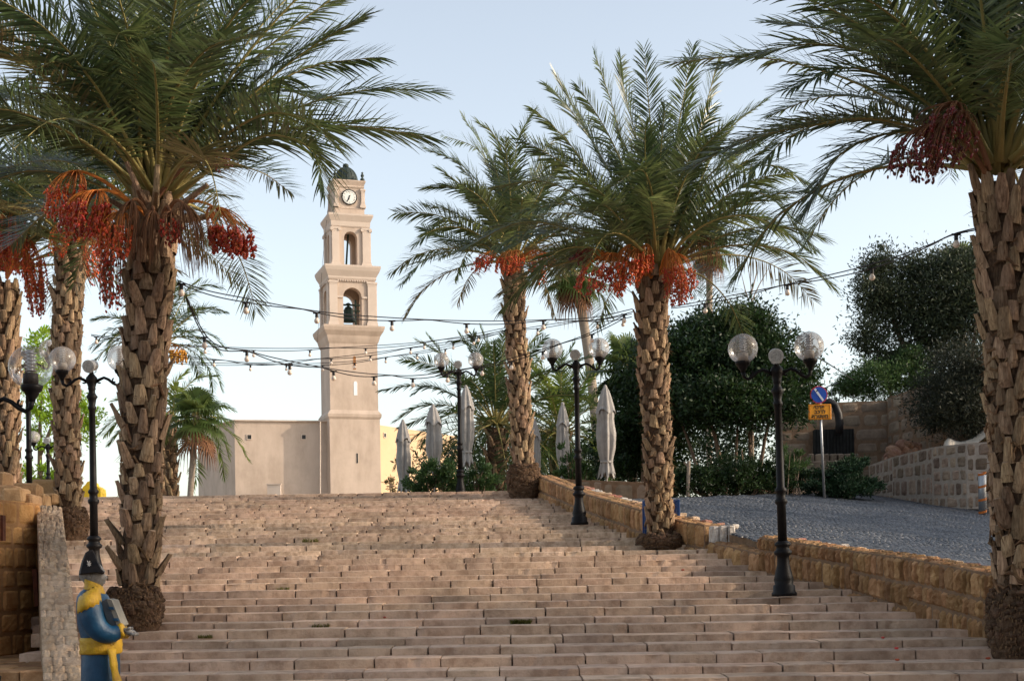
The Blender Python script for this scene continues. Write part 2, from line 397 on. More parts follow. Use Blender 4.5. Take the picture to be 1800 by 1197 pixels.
mb = MB(); mb.add([(-900,-300,-.2),(900,-300,-.2),(900,900,-.2),(-900,900,-.2)], [(0,1,2,3)])
struct(mb.build('ground', M['soil']))

# ------------------------------------------------------------------ the flight of steps
def stairs():
    mb = MB(); T = .575; n = 38
    Ds = [34-T*(n-1-k) for k in range(n)]
    base = MB(); tops = []
    for k in range(n): tops.append(zplane(Ds[k])+(rnd(-.013, .013) if 0 < k < n-1 else 0))
    for k, D in enumerate(Ds):
        z1 = tops[k]; z0 = (tops[k-1] if k else .12)-.06
        xa, xb = (xl(D)+.12 if D < 19.6 else xl(D)-.5), xr(D)+.2; mi_ = 2 if 19 <= k <= 28 or k == 33 else 0
        if k < 4: xa = -3.1 if D < 12.6 else xl(D)+.12
        Y0 = D+rnd(-.04, .04); x = xa-rnd(0, .5)
        while x < xb:
            wd = rnd(.42, 1.05); x2 = min(x+wd, xb+.02)
            g = rnd(.010, .026)*(1.5 if k > 18 else 1); jy = rnd(-.008, .008); jz = rnd(-.008, .005)
            x0_, x1_ = x+g/2, x2-g/2
            # subdivided rough block: front grid with chipped top edge
            nx_ = max(3, int((x2-x)/.09)); ch = rnd(.003, .007)
            ring = [(Y0, z0), (Y0, z1-ch*1.6), (Y0+ch*.5, z1-ch*.45), (Y0+ch*1.8, z1), (Y0+.30, z1+.001), (Y0+T+.05, z1-.003)]
            vs = []
            for i in range(nx_+1):
                xx = x0_+(x1_-x0_)*i/nx_; e = .008 if i in (0, nx_) else 0
                ji = rnd(0, .004)+(rnd(.006, .022) if random.random() < .05 else 0)
                for q, (yy, zz) in enumerate(ring):
                    vs.append((xx, yy+jy+(ji+e if q in (1, 2) else e*.5)+rnd(-.002, .002), zz+jz-(ji*.8+e*.6 if q in (2, 3) else 0)))
            m_ = len(ring); fs = []
            for i in range(nx_):
                for q in range(m_-1): fs.append((i*m_+q, (i+1)*m_+q, (i+1)*m_+q+1, i*m_+q+1))
            fs.append(tuple(range(m_-1, -1, -1))); fs.append(tuple(nx_*m_+q for q in range(m_)))
            mb.add([Vector(v) for v in vs], fs, mi_)
            x = x2
        base.box(((xa+xb)/2, D+.13+4, z1/2-.12), (xb-xa, 8, max(.05, z1-.02)+.22-.1), mi=1)
    for q in range(len(base.f)): base.m[q] = 1
    mb.add(base.v, base.f, 1)
    return mb.build('stone_steps', [M['step'], M['step_gap'], M['step_rough']])
struct(stairs())

# unseen old town houses added beside and behind the camera: they hold back the sky on the near end of the steps
def house(label, x0, x1, y0, y1, h, wins):
    t = thing('sky_blocking_house', label, 'house', ((x0+x1)/2, (y0+y1)/2, .127), 'unseen houses added to block the sky'); mb = MB()
    mb.box(((x0+x1)/2, (y0+y1)/2, h/2), (x1-x0, y1-y0, h)); mb.box(((x0+x1)/2, (y0+y1)/2, h+.15), (x1-x0+.3, y1-y0+.3, .3)); mb.build('wall', M['wall_gold'], t)
    for (x, y, z, rz) in wins:
        mb = MB(); mb.box((x, y, z), (1.3, .16, 1.9), rz); f = mb.build('window', M['plaster_trim'], t); mb = MB(); mb.box((x, y, z), (1.0, .2, 1.6), rz); mb.build('pane', M['ink'], f)
house('unseen tall sandstone house added right of the viewpoint to block sky', 8.6, 20, -15, 8.5, 9.5, [(8.6, y, z, R(90)) for y in (-11, -6, -1, 4) for z in (2.2, 6)])
house('unseen sandstone house added behind the viewpoint to block sky', -16, 20.5, -30, -19, 9, [(x, -19, z, 0) for x in (-12, -6, 0, 6, 12) for z in (2.2, 6)])

# ------------------------------------------------------------------ stone relief patches
def patch(mb, p00, p10, p11, p01, rows, sw, depth, gap=.012, rough=.3, n=4, jit=.25, seed=None, rowjit=.15, shear=0, edge=-.012):
    """fills the quad (p00 p10 bottom edge, p01 p11 top edge) with separate bulging stones; normal = (p10-p00)x(p01-p00)"""
    p00, p10, p11, p01 = map(Vector, (p00, p10, p11, p01))
    N = (p10-p00).cross(p01-p00).normalized()
    W = ((p10-p00).length+(p11-p01).length)/2; H = ((p01-p00).length+(p11-p10).length)/2
    S = lambda u, v: (p00*(1-u)+p10*u)*(1-v)+(p01*(1-u)+p11*u)*v
    vs_ = [0]
    for r in range(rows-1): vs_.append((r+1+rnd(-rowjit, rowjit))/rows)
    vs_.append(1)
    for r in range(rows):
        u = 0; first = True
        while u < 1:
            w_ = sw*rnd(1-jit*2, 1+jit*2)/W
            if first: w_ *= rnd(.4, 1); first = False
            u2 = min(1, u+w_)
            if 1-u2 < sw*.3/W: u2 = 1
            ga, gb = gap/W/2, gap/H/2
            d = depth*rnd(.55, 1.2); off = [[0]*(n+1) for _ in range(n+1)]
            tilt = rnd(-.3, .3)*d
            ids = []; L = []
            cj = [(rnd(-1,1)*gap*.5/W, rnd(-1,1)*gap*.6/H) for _ in range(4)]
            va, vb = vs_[r], vs_[r+1]
            for j in range(n+1):
                for i in range(n+1):
                    a, b = i/n*2-1, j/n*2-1
                    # pull the corners in a little so that outlines are rounded
                    rr = 1-.10*(abs(a)**3*abs(b)**3)
                    aa, bb = a*rr, b*rr
                    uu = (u+ga)+(u2-u-2*ga)*(aa+1)/2; vv = (va+gb)+(vb-va-2*gb)*(bb+1)/2
                    k = (0 if a < 0 else 1)+(0 if b < 0 else 2)
                    e = max(abs(a), abs(b)); uu += cj[k][0]*e; vv += cj[k][1]*e
                    h = d*(1-abs(a)**9)*(1-abs(b)**9)+tilt*(a-b*.6)*(1-abs(a)**9)*1.3
                    if 0 < i < n and 0 < j < n: h += rnd(-rough, rough)*d
                    if e > .99: h = edge
                    L.append(S(uu, vv)+N*h)
            fs = [(j*(n+1)+i, j*(n+1)+i+1, (j+1)*(n+1)+i+1, (j+1)*(n+1)+i) for j in range(n) for i in range(n)]
            mb.add(L, fs, 0)
            u = u2
def core(mb, A, B, th, mi=1):
    """A,B: (x,y,z0,z1); wall body behind the line A->B, th thick to its left-hand back"""
    a = Vector((A[0], A[1], 0)); b = Vector((B[0], B[1], 0)); d = (b-a).normalized(); n = Vector((-d.y, d.x, 0))*th
    vs = []
    for p, q in ((a, A), (b, B), (b+n, B), (a+n, A)): vs.append((p.x, p.y, q[2]))
    for p, q in ((a, A), (b, B), (b+n, B), (a+n, A)): vs.append((p.x, p.y, q[3]))
    mb.add(vs, [(0,3,2,1),(4,5,6,7),(0,1,5,4),(1,2,6,5),(2,3,7,6),(3,0,4,7)], mi)
def stone_wall(name, label, cat, pts, th, rowh, sw, depth, mats, gap=.012, top=True, rough=.3, group=None, ends=True, n=4, rowjit=.15):
    """pts: (x, y, z0, z1) from left to right as seen by the camera"""
    mb = MB(); org = (pts[0][0], pts[0][1], pts[0][2])
    for A, B in zip(pts[:-1], pts[1:]):
        core(mb, A, B, th)
        rows = max(1, round(((A[3]-A[2])+(B[3]-B[2]))/2/rowh))
        patch(mb, (A[0],A[1],A[2]), (B[0],B[1],B[2]), (B[0],B[1],B[3]), (A[0],A[1],A[3]), rows, sw, depth, gap, rough, n, rowjit=rowjit)
        if top:
            a = Vector((A[0],A[1],A[3])); b = Vector((B[0],B[1],B[3])); d = (b-a); d.z = 0; d.normalize(); nn = Vector((-d.y, d.x, 0))*th
            patch(mb, a, b, b+nn, a+nn, max(1, round(th/.25)), sw*1.1, depth*.5, gap, rough, n)
    if ends:
        for A, B, s in ((pts[0], pts[1], 1), (pts[-1], pts[-2], -1)):
            a = Vector((A[0],A[1],A[2])); at = Vector((A[0],A[1],A[3])); d = (Vector((B[0],B[1],0))-Vector((A[0],A[1],0))).normalized()*s
            nn = Vector((-d.y, d.x, 0))*th
            if s > 0: patch(mb, a+nn, a, at, at+nn, max(1, round((A[3]-A[2])/rowh)), sw, depth*.7, gap, rough, n)
            else: patch(mb, a, a+nn, at+nn, at, max(1, round((A[3]-A[2])/rowh)), sw, depth*.7, gap, rough, n)
    o = mb.build(name, mats, smooth=False, loc=org)
    tag(o, label, cat, group)
    return o
WALLM = [M['parapet'], M['mortar_dark']]
# right parapet, far piece (from the top of the steps down to the painted end)
def rw(Y, dz=-.25, dt=0): return (xr(Y), Y, zplane(Y)+dz, wt(Y)+dt)
stone_wall('parapet_wall', 'rough sandstone parapet from the top of the steps down to its white painted end', 'wall',
           [rw(34.3), rw(32.8), rw(29.5), rw(25.9), rw(24.2), rw(23.7)], .38, .32, .2, .032, WALLM, gap=.005, n=6, rough=.45, rowjit=.3)
stone_wall('parapet_wall', 'rough sandstone parapet beside the lower steps, tall near the right front palm', 'wall',
           [rw(21.5), rw(19.65), rw(18.1), rw(16.4), (6.3, 14.35, .35, 1.38), (7.4, 11.5, .1, 1.2)], .38, .27, .15, .042, WALLM, gap=.012, n=6, rough=.45, rowjit=.3)
stone_wall('low_kerb_wall', 'low crumbling sandstone edging filling the gap between the two parapets', 'wall',
           [(3.28, 23.6, 1.8, 2.10), (3.78, 21.6, 1.5, 1.86)], .5, .25, .26, .06, WALLM, n=5)
# white painted end stones
mb = MB()
for i in range(3):
    a = P(1240+i*15+8, 938-i*-1, 23.5-.12*i); mb.bbox((3.36+.13*i, 23.56-.02*i, 2.2), (.12, .2, .3), .02, .2, 0, .008)
tag(mb.build('painted_end_stone', M['white_paint'], loc=(3.5, 23.5, 2.05)), 'three white painted end stones of the upper parapet by the gap', 'painted stones')
# red and white painted kerb along the plaza edge of each parapet
def kerb(Y0, Y1, label):
    mb = MB(); Y = Y0; k = 0
    while Y > Y1:
        L_ = rnd(.22, .4); Ym = Y-L_/2; d = Vector((xr(Y)-xr(Y-L_), L_, 0)); ang = math.atan2(-(xr(Y)-xr(Y-L_)), L_)
        mb.bbox((xr(Ym)+.47, Ym, wt(Ym)-.055), (.17, L_*.96, .08), .02, ang, (1, 0, 2)[(k//2) % 3], .012)
        Y -= L_; k += 1
    tag(mb.build('painted_kerb', [M['white_paint'], M['red_paint'], M['wall_pale']], loc=(xr(Y0), Y0, wt(Y0))), label, 'kerb', 'painted kerbs on the plaza edge')
kerb(30.5, 23.7, 'chipped red and white kerb stones behind the upper parapet')
kerb(21.5, 14.5, 'chipped red and white kerb stones behind the lower parapet')

# left walls
a0 = P(-60, 872, 16.6); a1 = P(70, 886, 18.9)
stone_wall('retaining_wall', 'orange sandstone block wall at the far left behind the near lamp', 'wall',
           [(a0.x-3, 15.2, .1, a0.z-.1), (a0.x, a0.y, .1, a0.z), (a1.x, a1.y, .1, a1.z)], .5, .27, .42, .022, [M['wall_orange'], M['mortar_orange']], gap=.006, ends=False, n=6, rowjit=.08)
mb = MB(); k = 0
for yy in np.arange(14.45, 19.0, .42):
    x = -13.0; xe = xl(yy)+.25
    while x < xe:
        w_ = rnd(.5, 1); x2 = min(x+w_, xe); mb.bbox(((x+x2)/2, yy+.2, .35), (x2-x-.015, .40, .70), .012, 0, 0, .008); x = x2
struct(mb.build('ledge', M['parapet']))
# sloping cheek wall left of the steps: solid wedge with small stones on its slope
mb = MB()
tl, tr_ = P(64, 887, 19.1), P(109, 893, 19.1); bl, br_ = P(76, 1197, 14.2), P(147, 1197, 14.2)
def ext(a, b, k): return a+(b-a)*k
bl2, br2 = ext(tl, bl, 1.06), ext(tr_, br_, 1.06)
mid = .42
for (q0, q1, rows, sw, dp) in ((0, mid, 8, .11, .03), (mid, mid+.02, 1, .4, .05), (mid+.02, 1, 9, .16, .022)):
    A, B = bl2.lerp(tl, 1-q0), br2.lerp(tr_, 1-q0); A2, B2 = bl2.lerp(tl, 1-q1), br2.lerp(tr_, 1-q1)
    patch(mb, A2, B2, B, A, rows*2, sw, dp*.8, .001, .6, 5, edge=0)
poly = [tl, tr_, br2, bl2]
mb.add([v-Vector((0,0,.012)) for v in poly]+[Vector((v.x, v.y, .0)) for v in poly], [(0,3,2,1),(4,5,6,7),(0,1,5,4),(1,2,6,5),(2,3,7,6),(3,0,4,7)], 1)
tag(mb.build('sloping_wall', [M['wall_pale'], M['mortar_gold']], loc=tl), 'sloping rough stone cheek wall behind the painted statue', 'wall')
# block terrace behind the left wall
mb = MB()
for (x, y, D, sx, sz) in ((8, 868, 24.5, .5, .3), (30, 872, 24.2, .35, .22), (52, 862, 25.5, .4, .22), (84, 858, 26.5, .42, .3), (86, 878, 26.2, .4, .22), (60, 880, 25.6, .5, .25), (-10, 850, 24.8, .5, .4), (20, 885, 24.4, .9, .28)):
    p = P(x, y, D); mb.bbox(p, (sx, .5, sz), .035, rnd(-.1, .1), 0, .02)
p = P(66, 893, 25.4); mb.box((p.x-1.5, 25.8, p.z/2), (3.0, 1.4, p.z), mi=1)
tag(mb.build('block_terrace', [M['wall_gold'], M['wall_gold']], loc=(p.x, p.y, p.z)), 'loose pale sandstone blocks on the terrace at the far left', 'stone blocks')

# low wall beyond the far parapet, right background walls
def pw(x, yb, yt, D): a, b = P(x, yb, D), P(x, yt, D); return (a.x, a.y, min(a.z, b.z)-.3, b.z)
stone_wall('low_wall', 'low rubble wall below the closed parasols behind the upper parapet', 'wall',
           [pw(955, 872, 840, 35.2), pw(1060, 872, 845, 34.6), pw(1150, 872, 848, 34)], .35, .45, .5, .02, [M['ashlar'], M['mortar_dark']], gap=.012)
stone_wall('low_wall', 'low rubble kerb wall under the bushy tree at the plaza edge', 'wall',
           [pw(1330, 873, 838, 41.2), pw(1440, 873, 838, 42.4)], .4, .3, .45, .03, [M['ashlar'], M['mortar_dark']])
stone_wall('garden_wall', 'tall dark block wall behind the no stopping sign', 'wall',
           [pw(1375, 873, 712, 46), pw(1480, 873, 707, 46), pw(1566, 873, 704, 46)], .6, .42, .8, .02, [M['ashlar'], M['mortar_dark']], gap=.02)
stone_wall('garden_wall', 'tall block wall climbing to the right behind the dark bush', 'wall',
           [pw(1562, 873, 700, 45.9), pw(1640, 873, 672, 44), pw(1760, 873, 630, 42.5), pw(1850, 873, 615, 42)], .6, .42, .6, .02, [M['ashlar'], M['mortar_dark']], gap=.02, ends=False)
stone_wall('curved_wall', 'curved patchwork stone wall with pale mortar at the right plaza edge', 'wall',
           [pw(1528, 873, 818, 44.2), pw(1570, 874, 803, 42.4), pw(1640, 875, 786, 40), pw(1700, 875, 779, 38.8), pw(1850, 875, 770, 38)], .5, .36, .42, .02, [M['wall_grey'], M['mortar_light']], gap=.035, n=5, rowjit=.25)
# planter with dark opening in the tall wall
t = thing('wall_niche', 'dark meshed opening with a black duct in the tall block wall', 'opening', P(1460, 860, 45.6))
mb = MB(); a = P(1430, 800, 45.85); b = P(1498, 755, 45.85); mb.box(((a.x+b.x)/2, 45.75, (a.z+b.z)/2), (b.x-a.x, .3, b.z-a.z)); mb.build('opening', M['dark_void'], t)
mb = MB()
for k in range(12):
    xx = a.x+(b.x-a.x)*(k+.5)/12; mb.tube([(xx, 45.56, a.z), (xx, 45.56, b.z)], .012, 4)
mb.build('mesh_grille', M['iron'], t)
mb = MB(); mb.tube([P(x, y, 45.3) for x, y in ((1447, 712), (1458, 706), (1468, 712), (1474, 728), (1476, 745), (1474, 762))], .13, 8); mb.build('duct', M['cable'], t, True)
mb = MB()
for k in range(7): c_ = P(1425+13*k, 806, 45.1); mb.bbox(c_, (.2, .3, .3), .03, 0, 0, .02)
mb.bbox(P(1462, 825, 45.1), (1.8, .4, .55), .04, 0, 0, .02); mb.build('planter_stones', M['ashlar'], t)
# distant upper railing & panel
t = thing('railing', 'thin curved metal railing on top of the tall block wall', 'railing', P(1465, 705, 47))
mb = MB()
pts = [P(x, y, 47) for x, y in ((1450, 682), (1462, 676), (1475, 673), (1500, 671))]
mb.tube(pts, .02, 5)
for p in pts: mb.tube([p, Vector((p.x, p.y, P(1460, 706, 47).z))], .015, 4)
mb.build('rail', M['steel'], t)

# ------------------------------------------------------------------ the church and its clock tower
DT = 110.0; K = DT/F_PX
def tz(y): return EYE+(1014.4-y)*108.6/F_PX
TX = -281*K; TR = R(18)
MT = Matrix.Rotation(TR, 3, 'Z'); TC = Vector((TX, DT, 0))
def T(x, y, z): return TC+MT @ Vector((x, y, z))        # tower frame: front face looks along -y
tw = thing('clock_tower', 'tall pink plaster bell tower with a clock and green copper dome', 'tower', (TX, DT, TOPZ))
W0 = 105/1.186*K/2; W1 = 100/1.186*K/2; W2 = 95/1.186*K/2; W3 = 77/1.186*K/2; W4 = 60/1.186*K/2
mb = MB()
mb.sq([(W0, TOPZ-.1), (W0, tz(738)), (W0+.1, tz(734)), (W0+.12, tz(729)), (W0, tz(725)), (W1, tz(722)), (W1, tz(606)), (W1+.08, tz(602)), (W1+.15, tz(597)),
       (W1+.2, tz(592)), (W1+.42, tz(584)), (W1+.5, tz(578)), (W1+.5, tz(575)), (W2, tz(574))], TC, TR)
mb.build('shaft', M['plaster'], tw)
def arch_stage(name, hw, y0, y1, ow, oy0, oy1, th, material):
    """square storey with an arched opening through all four sides"""
    z0, z1 = tz(y0), tz(y1); a0, a1 = tz(oy0), tz(oy1); r = ow/2; zs = a1-r
    mb = MB()
    for s in range(4):
        Q = Matrix.Rotation(s*math.pi/2, 3, 'Z')
        f = lambda x, y, z: TC+MT @ (Q @ Vector((x, y, z)))
        out = [(-hw, z0), (-r, z0)]; polys = []
        H = hw if s % 2 == 0 else hw-th
        polys.append([(-H, z0), (-r, z0), (-r, zs), (-H, zs)]); polys.append([(r, z0), (H, z0), (H, zs), (r, zs)])
        polys.append([(-r, z0), (r, z0), (r, a0), (-r, a0)])
        n = 10; arc = [(-r*math.cos(math.pi*k/n), zs+r*math.sin(math.pi*k/n)) for k in range(n+1)]
        polys.append([(-H, zs), (-r, zs), (-r, z1), (-H, z1)]); polys.append([(r, zs), (H, zs), (H, z1), (r, z1)])
        for k in range(n): polys.append([arc[k], arc[k+1], (arc[k+1][0], z1), (arc[k][0], z1)])
        for p in polys: mb.prism([f(x, -hw, z) for x, z in p], f(0, th, 0)-f(0, 0, 0))
    return mb.build(name, material, tw)
arch_stage('bell_stage', W2, 574, 492, 1.42, 573, 507, .7, M['plaster'])
arch_stage('upper_stage', W3, 470, 398, 1.02, 468, 407, .6, M['plaster'])
# cornices
mb = MB()
mb.sq([(W2+.04, tz(494)), (W2+.1, tz(491)), (W2+.1, tz(488)), (W2+.32, tz(478)), (W2+.4, tz(472)), (W2+.4, tz(469)), (W3, tz(468.5))], TC, TR); 
for s in range(4):
    Q = Matrix.Rotation(s*math.pi/2, 3, 'Z')
    for k in range(13): mb.box(TC+MT@(Q@Vector((-1.1+k*.185, -W2-.06, tz(495.5)))), (.1, .14, .12), Matrix(MT@Q), 0)
mb.build('cornice', M['plaster_trim'], tw)
mb = MB(); mb.sq([(W3+.02, tz(400)), (W3+.08, tz(398)), (W3+.1, tz(390)), (W3+.24, tz(383)), (W3+.3, tz(380)), (W3+.3, tz(377)), (W4+.1, tz(376.5))], TC, TR); mb.build('cornice', M['plaster_trim'], tw)
# clock stage
mb = MB(); mb.sq([(W4+.05, tz(377)), (W4+.05, tz(366)), (W4+.09, tz(365)), (W4-.02, tz(363)), (W4-.02, tz(329)), (W4+.03, tz(328)), (W4+.07, tz(326)), (W4+.04, tz(324)), (W4+.16, tz(317)), (W4+.16, tz(315))], TC, TR); mb.build('clock_stage', M['plaster'], tw)
# pilasters with bases and capitals
def pil(hw, w, y0, y1, ionic):
    for s in range(4):
        Q = MT @ Matrix.Rotation(s*math.pi/2, 3, 'Z')
        for sx in (-1, 1):
            mb = MB(); x = sx*(hw-w/2+.03); z0, z1 = tz(y0), tz(y1)
            pos = lambda dx, z: TC+Q@Vector((x+dx, -hw-.04, z))
            mb.box(pos(0, (z0+z1)/2), (w, .18, z1-z0), Q)
            for zz, e, h in ((z0+.11, .10, .22), (z0+.28, .05, .12), (z0+.4, .02, .06), (z1-.1, .08, .14), (z1-.27, .03, .07)):
                mb.box(pos(0, zz), (w+e*2, .18+e, h), Q)
            if ionic:
                for d in (-1, 1): mb.tube([pos(d*w*.55, z1-.2)+Q@Vector((0, -.16, 0)), pos(d*w*.55, z1-.2)+Q@Vector((0, .08, 0))], .12, 8)
            mb.build('pilaster', M['plaster_trim'], tw)
pil(W2, .62, 574, 496, False); pil(W3, .56, 469, 400, True); pil(W4-.02, .2, 363, 329, False)
# impost band at the bell arch
mb = MB()
for sx in (-1, 1): mb.box(T(sx*(.71+.28), -W2-.03, tz(524)), (.5, .12, .14), TR)
mb.build('impost_band', M['plaster_trim'], tw)
# dome, finials
r = 20.5*K; mb = MB(); zt0 = tz(315); dh = EYE+(1014.4-287.5)*K-zt0-.42
prof = [(r+.06, zt0), (r+.06, zt0+.12)]+[(r*math.cos(a), zt0+.12+dh*math.sin(a)) for a in [k*math.pi/2/9 for k in range(9)]]
mb.lathe(prof+[(.2, zt0+.12+dh*1.0), (.24, zt0+.2+dh), (.2, zt0+.34+dh), (.02, zt0+.42+dh)], TC, 28)
for k in range(14):
    a = 2*math.pi*k/14; pts = [TC+Vector((math.cos(a)*p[0]*1.01, math.sin(a)*p[0]*1.01, p[1])) for p in prof[2:]]; mb.tube(pts, .022, 4)
mb.build('dome', M['copper'], tw, True)
for sx in (-1, 1):
    for sy in (-1, 1):
        mb = MB(); mb.lathe([(.17, tz(315)), (.17, tz(311)), (.06, tz(309)), (.13, tz(306)), (.13, tz(304)), (.05, tz(302)), (.1, tz(300.5)), (.01, tz(298))], T(sx*(W4-.05), sy*(W4-.05), 0), 10)
        mb.build('finial', M['copper'], tw, True)
# clock
ck = MB(); cc = T(.0, -W4-.03, tz(345)); 
def disc(mb, c, r, th, n=32, mi=0):
    mb.tube([c, c+MT@Vector((0, -th, 0))], r, n, mi)
disc(ck, cc, .60, .05); rim = ck.build('clock', M['iron'], tw)
ck = MB(); disc(ck, cc+MT@Vector((0, -.045, 0)), .52, .02); dial = ck.build('clock_dial', M['dial'], rim)
ROM = ['XII','I','II','III','IIII','V','VI','VII','VIII','IX','X','XI']
def text_mb(txt, size, place, m, name, parent, th=.004, spacing=1):
    cu = bpy.data.curves.new(name, 'FONT'); cu.body = txt; cu.size = size; cu.align_x = 'CENTER'; cu.align_y = 'CENTER'; cu.extrude = th; cu.space_character = spacing
    cu.offset = size*.02
    o = bpy.data.objects.new(name, cu); C.objects.link(o)
    dg = bpy.context.evaluated_depsgraph_get(); me = bpy.data.meshes.new_from_object(o.evaluated_get(dg))
    vs = [place(v.co) for v in me.vertices]; fs = [tuple(p.vertices) for p in me.polygons]
    bpy.data.objects.remove(o); bpy.data.curves.remove(cu); bpy.data.meshes.remove(me)
    mb = MB(); mb.add(vs, fs); return mb.build(name, m, parent) if name else mb
allm = MB()
for k in range(12):
    a = R(30*k)
    def pl(v, a=a):
        x, z = v.x, v.y+.41; return cc+MT@Vector((x*math.cos(a)+z*math.sin(a), -.068-v.z, -x*math.sin(a)+z*math.cos(a)))
    tmp = MB()
    cu = bpy.data.curves.new('t', 'FONT'); cu.body = ROM[k]; cu.size = .17; cu.align_x = 'CENTER'; cu.align_y = 'CENTER'
    o = bpy.data.objects.new('t', cu); C.objects.link(o); dg = bpy.context.evaluated_depsgraph_get(); me = bpy.data.meshes.new_from_object(o.evaluated_get(dg))
    allm.add([pl(v.co) for v in me.vertices], [tuple(p.vertices) for p in me.polygons]); bpy.data.objects.remove(o); bpy.data.curves.remove(cu); bpy.data.meshes.remove(me)
allm.build('numerals', M['ink'], rim)
def hand(ang, L, wd, tail):
    a = R(ang); d = Vector((math.sin(a), 0, math.cos(a))); s = Vector((math.cos(a), 0, -math.sin(a))); mb = MB()
    mb.prism([cc+MT@(Vector((0, -.072, 0))+p) for p in (-d*tail-s*wd, -d*tail+s*wd, d*L*.8+s*wd*1.3, d*L, d*L*.8-s*wd*1.3)], MT@Vector((0, -.012, 0))); return mb
hand(207, .42, .028, .16).build('minute_hand', M['ink'], rim); h = hand(197, .28, .035, .12); h.v = [(x, y-.015, z) for x, y, z in h.v]; h.build('hour_hand', M['ink'], rim)
# bells and frames
bell = MB(); bz = tz(560); bell.lathe([(.56, bz), (.54, bz+.08), (.42, bz+.35), (.36, bz+.7), (.34, bz+.95), (.24, bz+1.12), (.1, bz+1.2), (.1, bz+1.32), (.2, bz+1.4), (.02, bz+1.48)], TC+Vector((.03, 0, 0)), 20)
bell.build('bell', M['bronze'], tw, True)
mb = MB(); mb.box(T(0, 0, bz+1.3), (2.3, .14, .12), TR); mb.box(T(0, 0, bz+.85), (1.9, .1, .09), TR); mb.box(T(.62, .1, (tz(573)+tz(520))/2), (.12, .12, tz(520)-tz(573)), TR); mb.box(T(-.66, .1, (tz(573)+tz(520))/2), (.06, .06, tz(520)-tz(573)), TR)
for k in range(5): mb.box(T(.1, .6, tz(573)+.15+.16*k), (.7, .03, .03), TR)
mb.build('bell_frame', M['bronze'], tw)
mb = MB(); mb.tube([T(-.1, 0, tz(466)), T(.1, 0, tz(405))], .08, 6); mb.box(T(-.12, 0, tz(466)), (.42, .3, .2), TR); mb.build('striker', M['bronze'], tw)
# slit windows
def slit(px, y0, y1, w_, m, arched=True):
    x = (px-614.5)*K; z0, z1 = tz(y0), tz(y1); hw = W1 if y0 < 730 else W0; mb = MB(); n = 6
    # frame around the slit and the pane behind its edge
    f = [(-w_/2, z0), (w_/2, z0)]+[(w_/2*math.cos(math.pi*k/n), z1-w_/2+w_/2*math.sin(math.pi*k/n)) for k in range(n+1)]
    mb.prism([T(x+a, -hw-.012, z) for a, z in f], MT@Vector((0, .05, 0)))
    fr = MB()
    for a, b in zip(f, f[1:]+f[:1]): fr.tube([T(x+a[0], -hw-.0, a[1]), T(x+b[0], -hw-.0, b[1])], .02, 4)
    o = mb.build('slit_window', m, tw); fr.build('surround', M['plaster_trim'], o)
M['slit_warm'] = mat('sun_tinted_stone', (.30,.13,.045), .9); M['slit_sky'] = mat('sky_toned_slit', (.7,.74,.76), .1, spec=1)  # flat colours for orange-lit stone and for sky showing through the slit
slit(616, 651, 627, .24, M['slit_warm']); slit(617, 696, 671, .28, M['slit_sky']); slit(617.5, 815, 797, .16, M['ink'])
mb = MB()
for i in range(3):   # lightning conductor down the left side
    pass
mb.tube([T(-W4-.2, -.5, tz(318)), T(-W3-.6, -.5, tz(460)), T(-W2-.75, -.5, tz(600))], .012, 4); mb.build('cable', M['cable'], tw)

# church body
ch = thing('church_building', 'low pink plastered church hall with tiny square windows either side of the tower', 'building', (P(415, 865, 108).x, 108, TOPZ))
def roofpt(x, y, D): p = P(x, y, D); return p
pA, pB, pC = roofpt(347, 743, 114), roofpt(412, 740.5, 107), roofpt(600, 740.5, 109)
pD, pE = roofpt(655, 738, 110.5), roofpt(800, 738, 123)
ztop = (pB.z+pC.z)/2
mb = MB(); poly = [(pA.x, pA.y), (pB.x, pB.y), (pC.x, pC.y), (pC.x+1, pC.y+8), (pA.x, pA.y+12)]
mb.prism([Vector((x, y, TOPZ-.1)) for x, y in poly], (0, 0, ztop-TOPZ+.1)); o = mb.build('wall', M['plaster'], ch)
mb = MB()
for a, b in zip(poly[:2], poly[1:3]):
    A = Vector((*a, ztop+.03)); B = Vector((*b, ztop+.03)); mb.box((A+B)/2, ((B-A).length, .36, .1), math.atan2((B-A).y, (B-A).x))
mb.build('coping', M['plaster_trim'], ch)
mb = MB(); poly2 = [(pD.x-1.5, pD.y-.6), (pE.x, pE.y), (pE.x, pE.y+10), (pD.x-1.5, pD.y+10)]
mb.prism([Vector((x, y, TOPZ-.1)) for x, y in poly2], (0, 0, ztop-TOPZ+.25)); mb.build('side_wall', mat('sun_tinted_plaster', (.52,.36,.22), .9, (.58,.41,.26), .4, .2, 5), ch)  # warm sunlight is put into the plaster colour of this wall
def sqwin(x, y, A, B):
    # on line A->B at pixel x
    best = min(((abs(900+(A[0]+(B[0]-A[0])*t/400)*F_PX/(A[1]+(B[1]-A[1])*t/400)-x), t/400) for t in range(401)))[1]
    X, Y = A[0]+(B[0]-A[0])*best, A[1]+(B[1]-A[1])*best; an = math.atan2(B[1]-A[1], B[0]-A[0]); z = P(x, y, Y).z
    f = MB(); 
    for sx in (-1, 1): f.box((X+sx*.17*math.cos(an), Y+sx*.17*math.sin(an)-.01, z), (.05, .1, .4), an)
    for sz in (-1, 1): f.box((X, Y-.012, z+sz*.18), (.39, .1, .05), an)
    o = f.build('window', M['plaster_trim'], ch); g = MB(); g.box((X, Y, z), (.3, .06, .32), an); g.build('pane', M['ink'], o)
sqwin(442, 768, poly[1], poly[2]); sqwin(538, 768, poly[1], poly[2]); sqwin(680, 765, poly2[0], poly2[1])
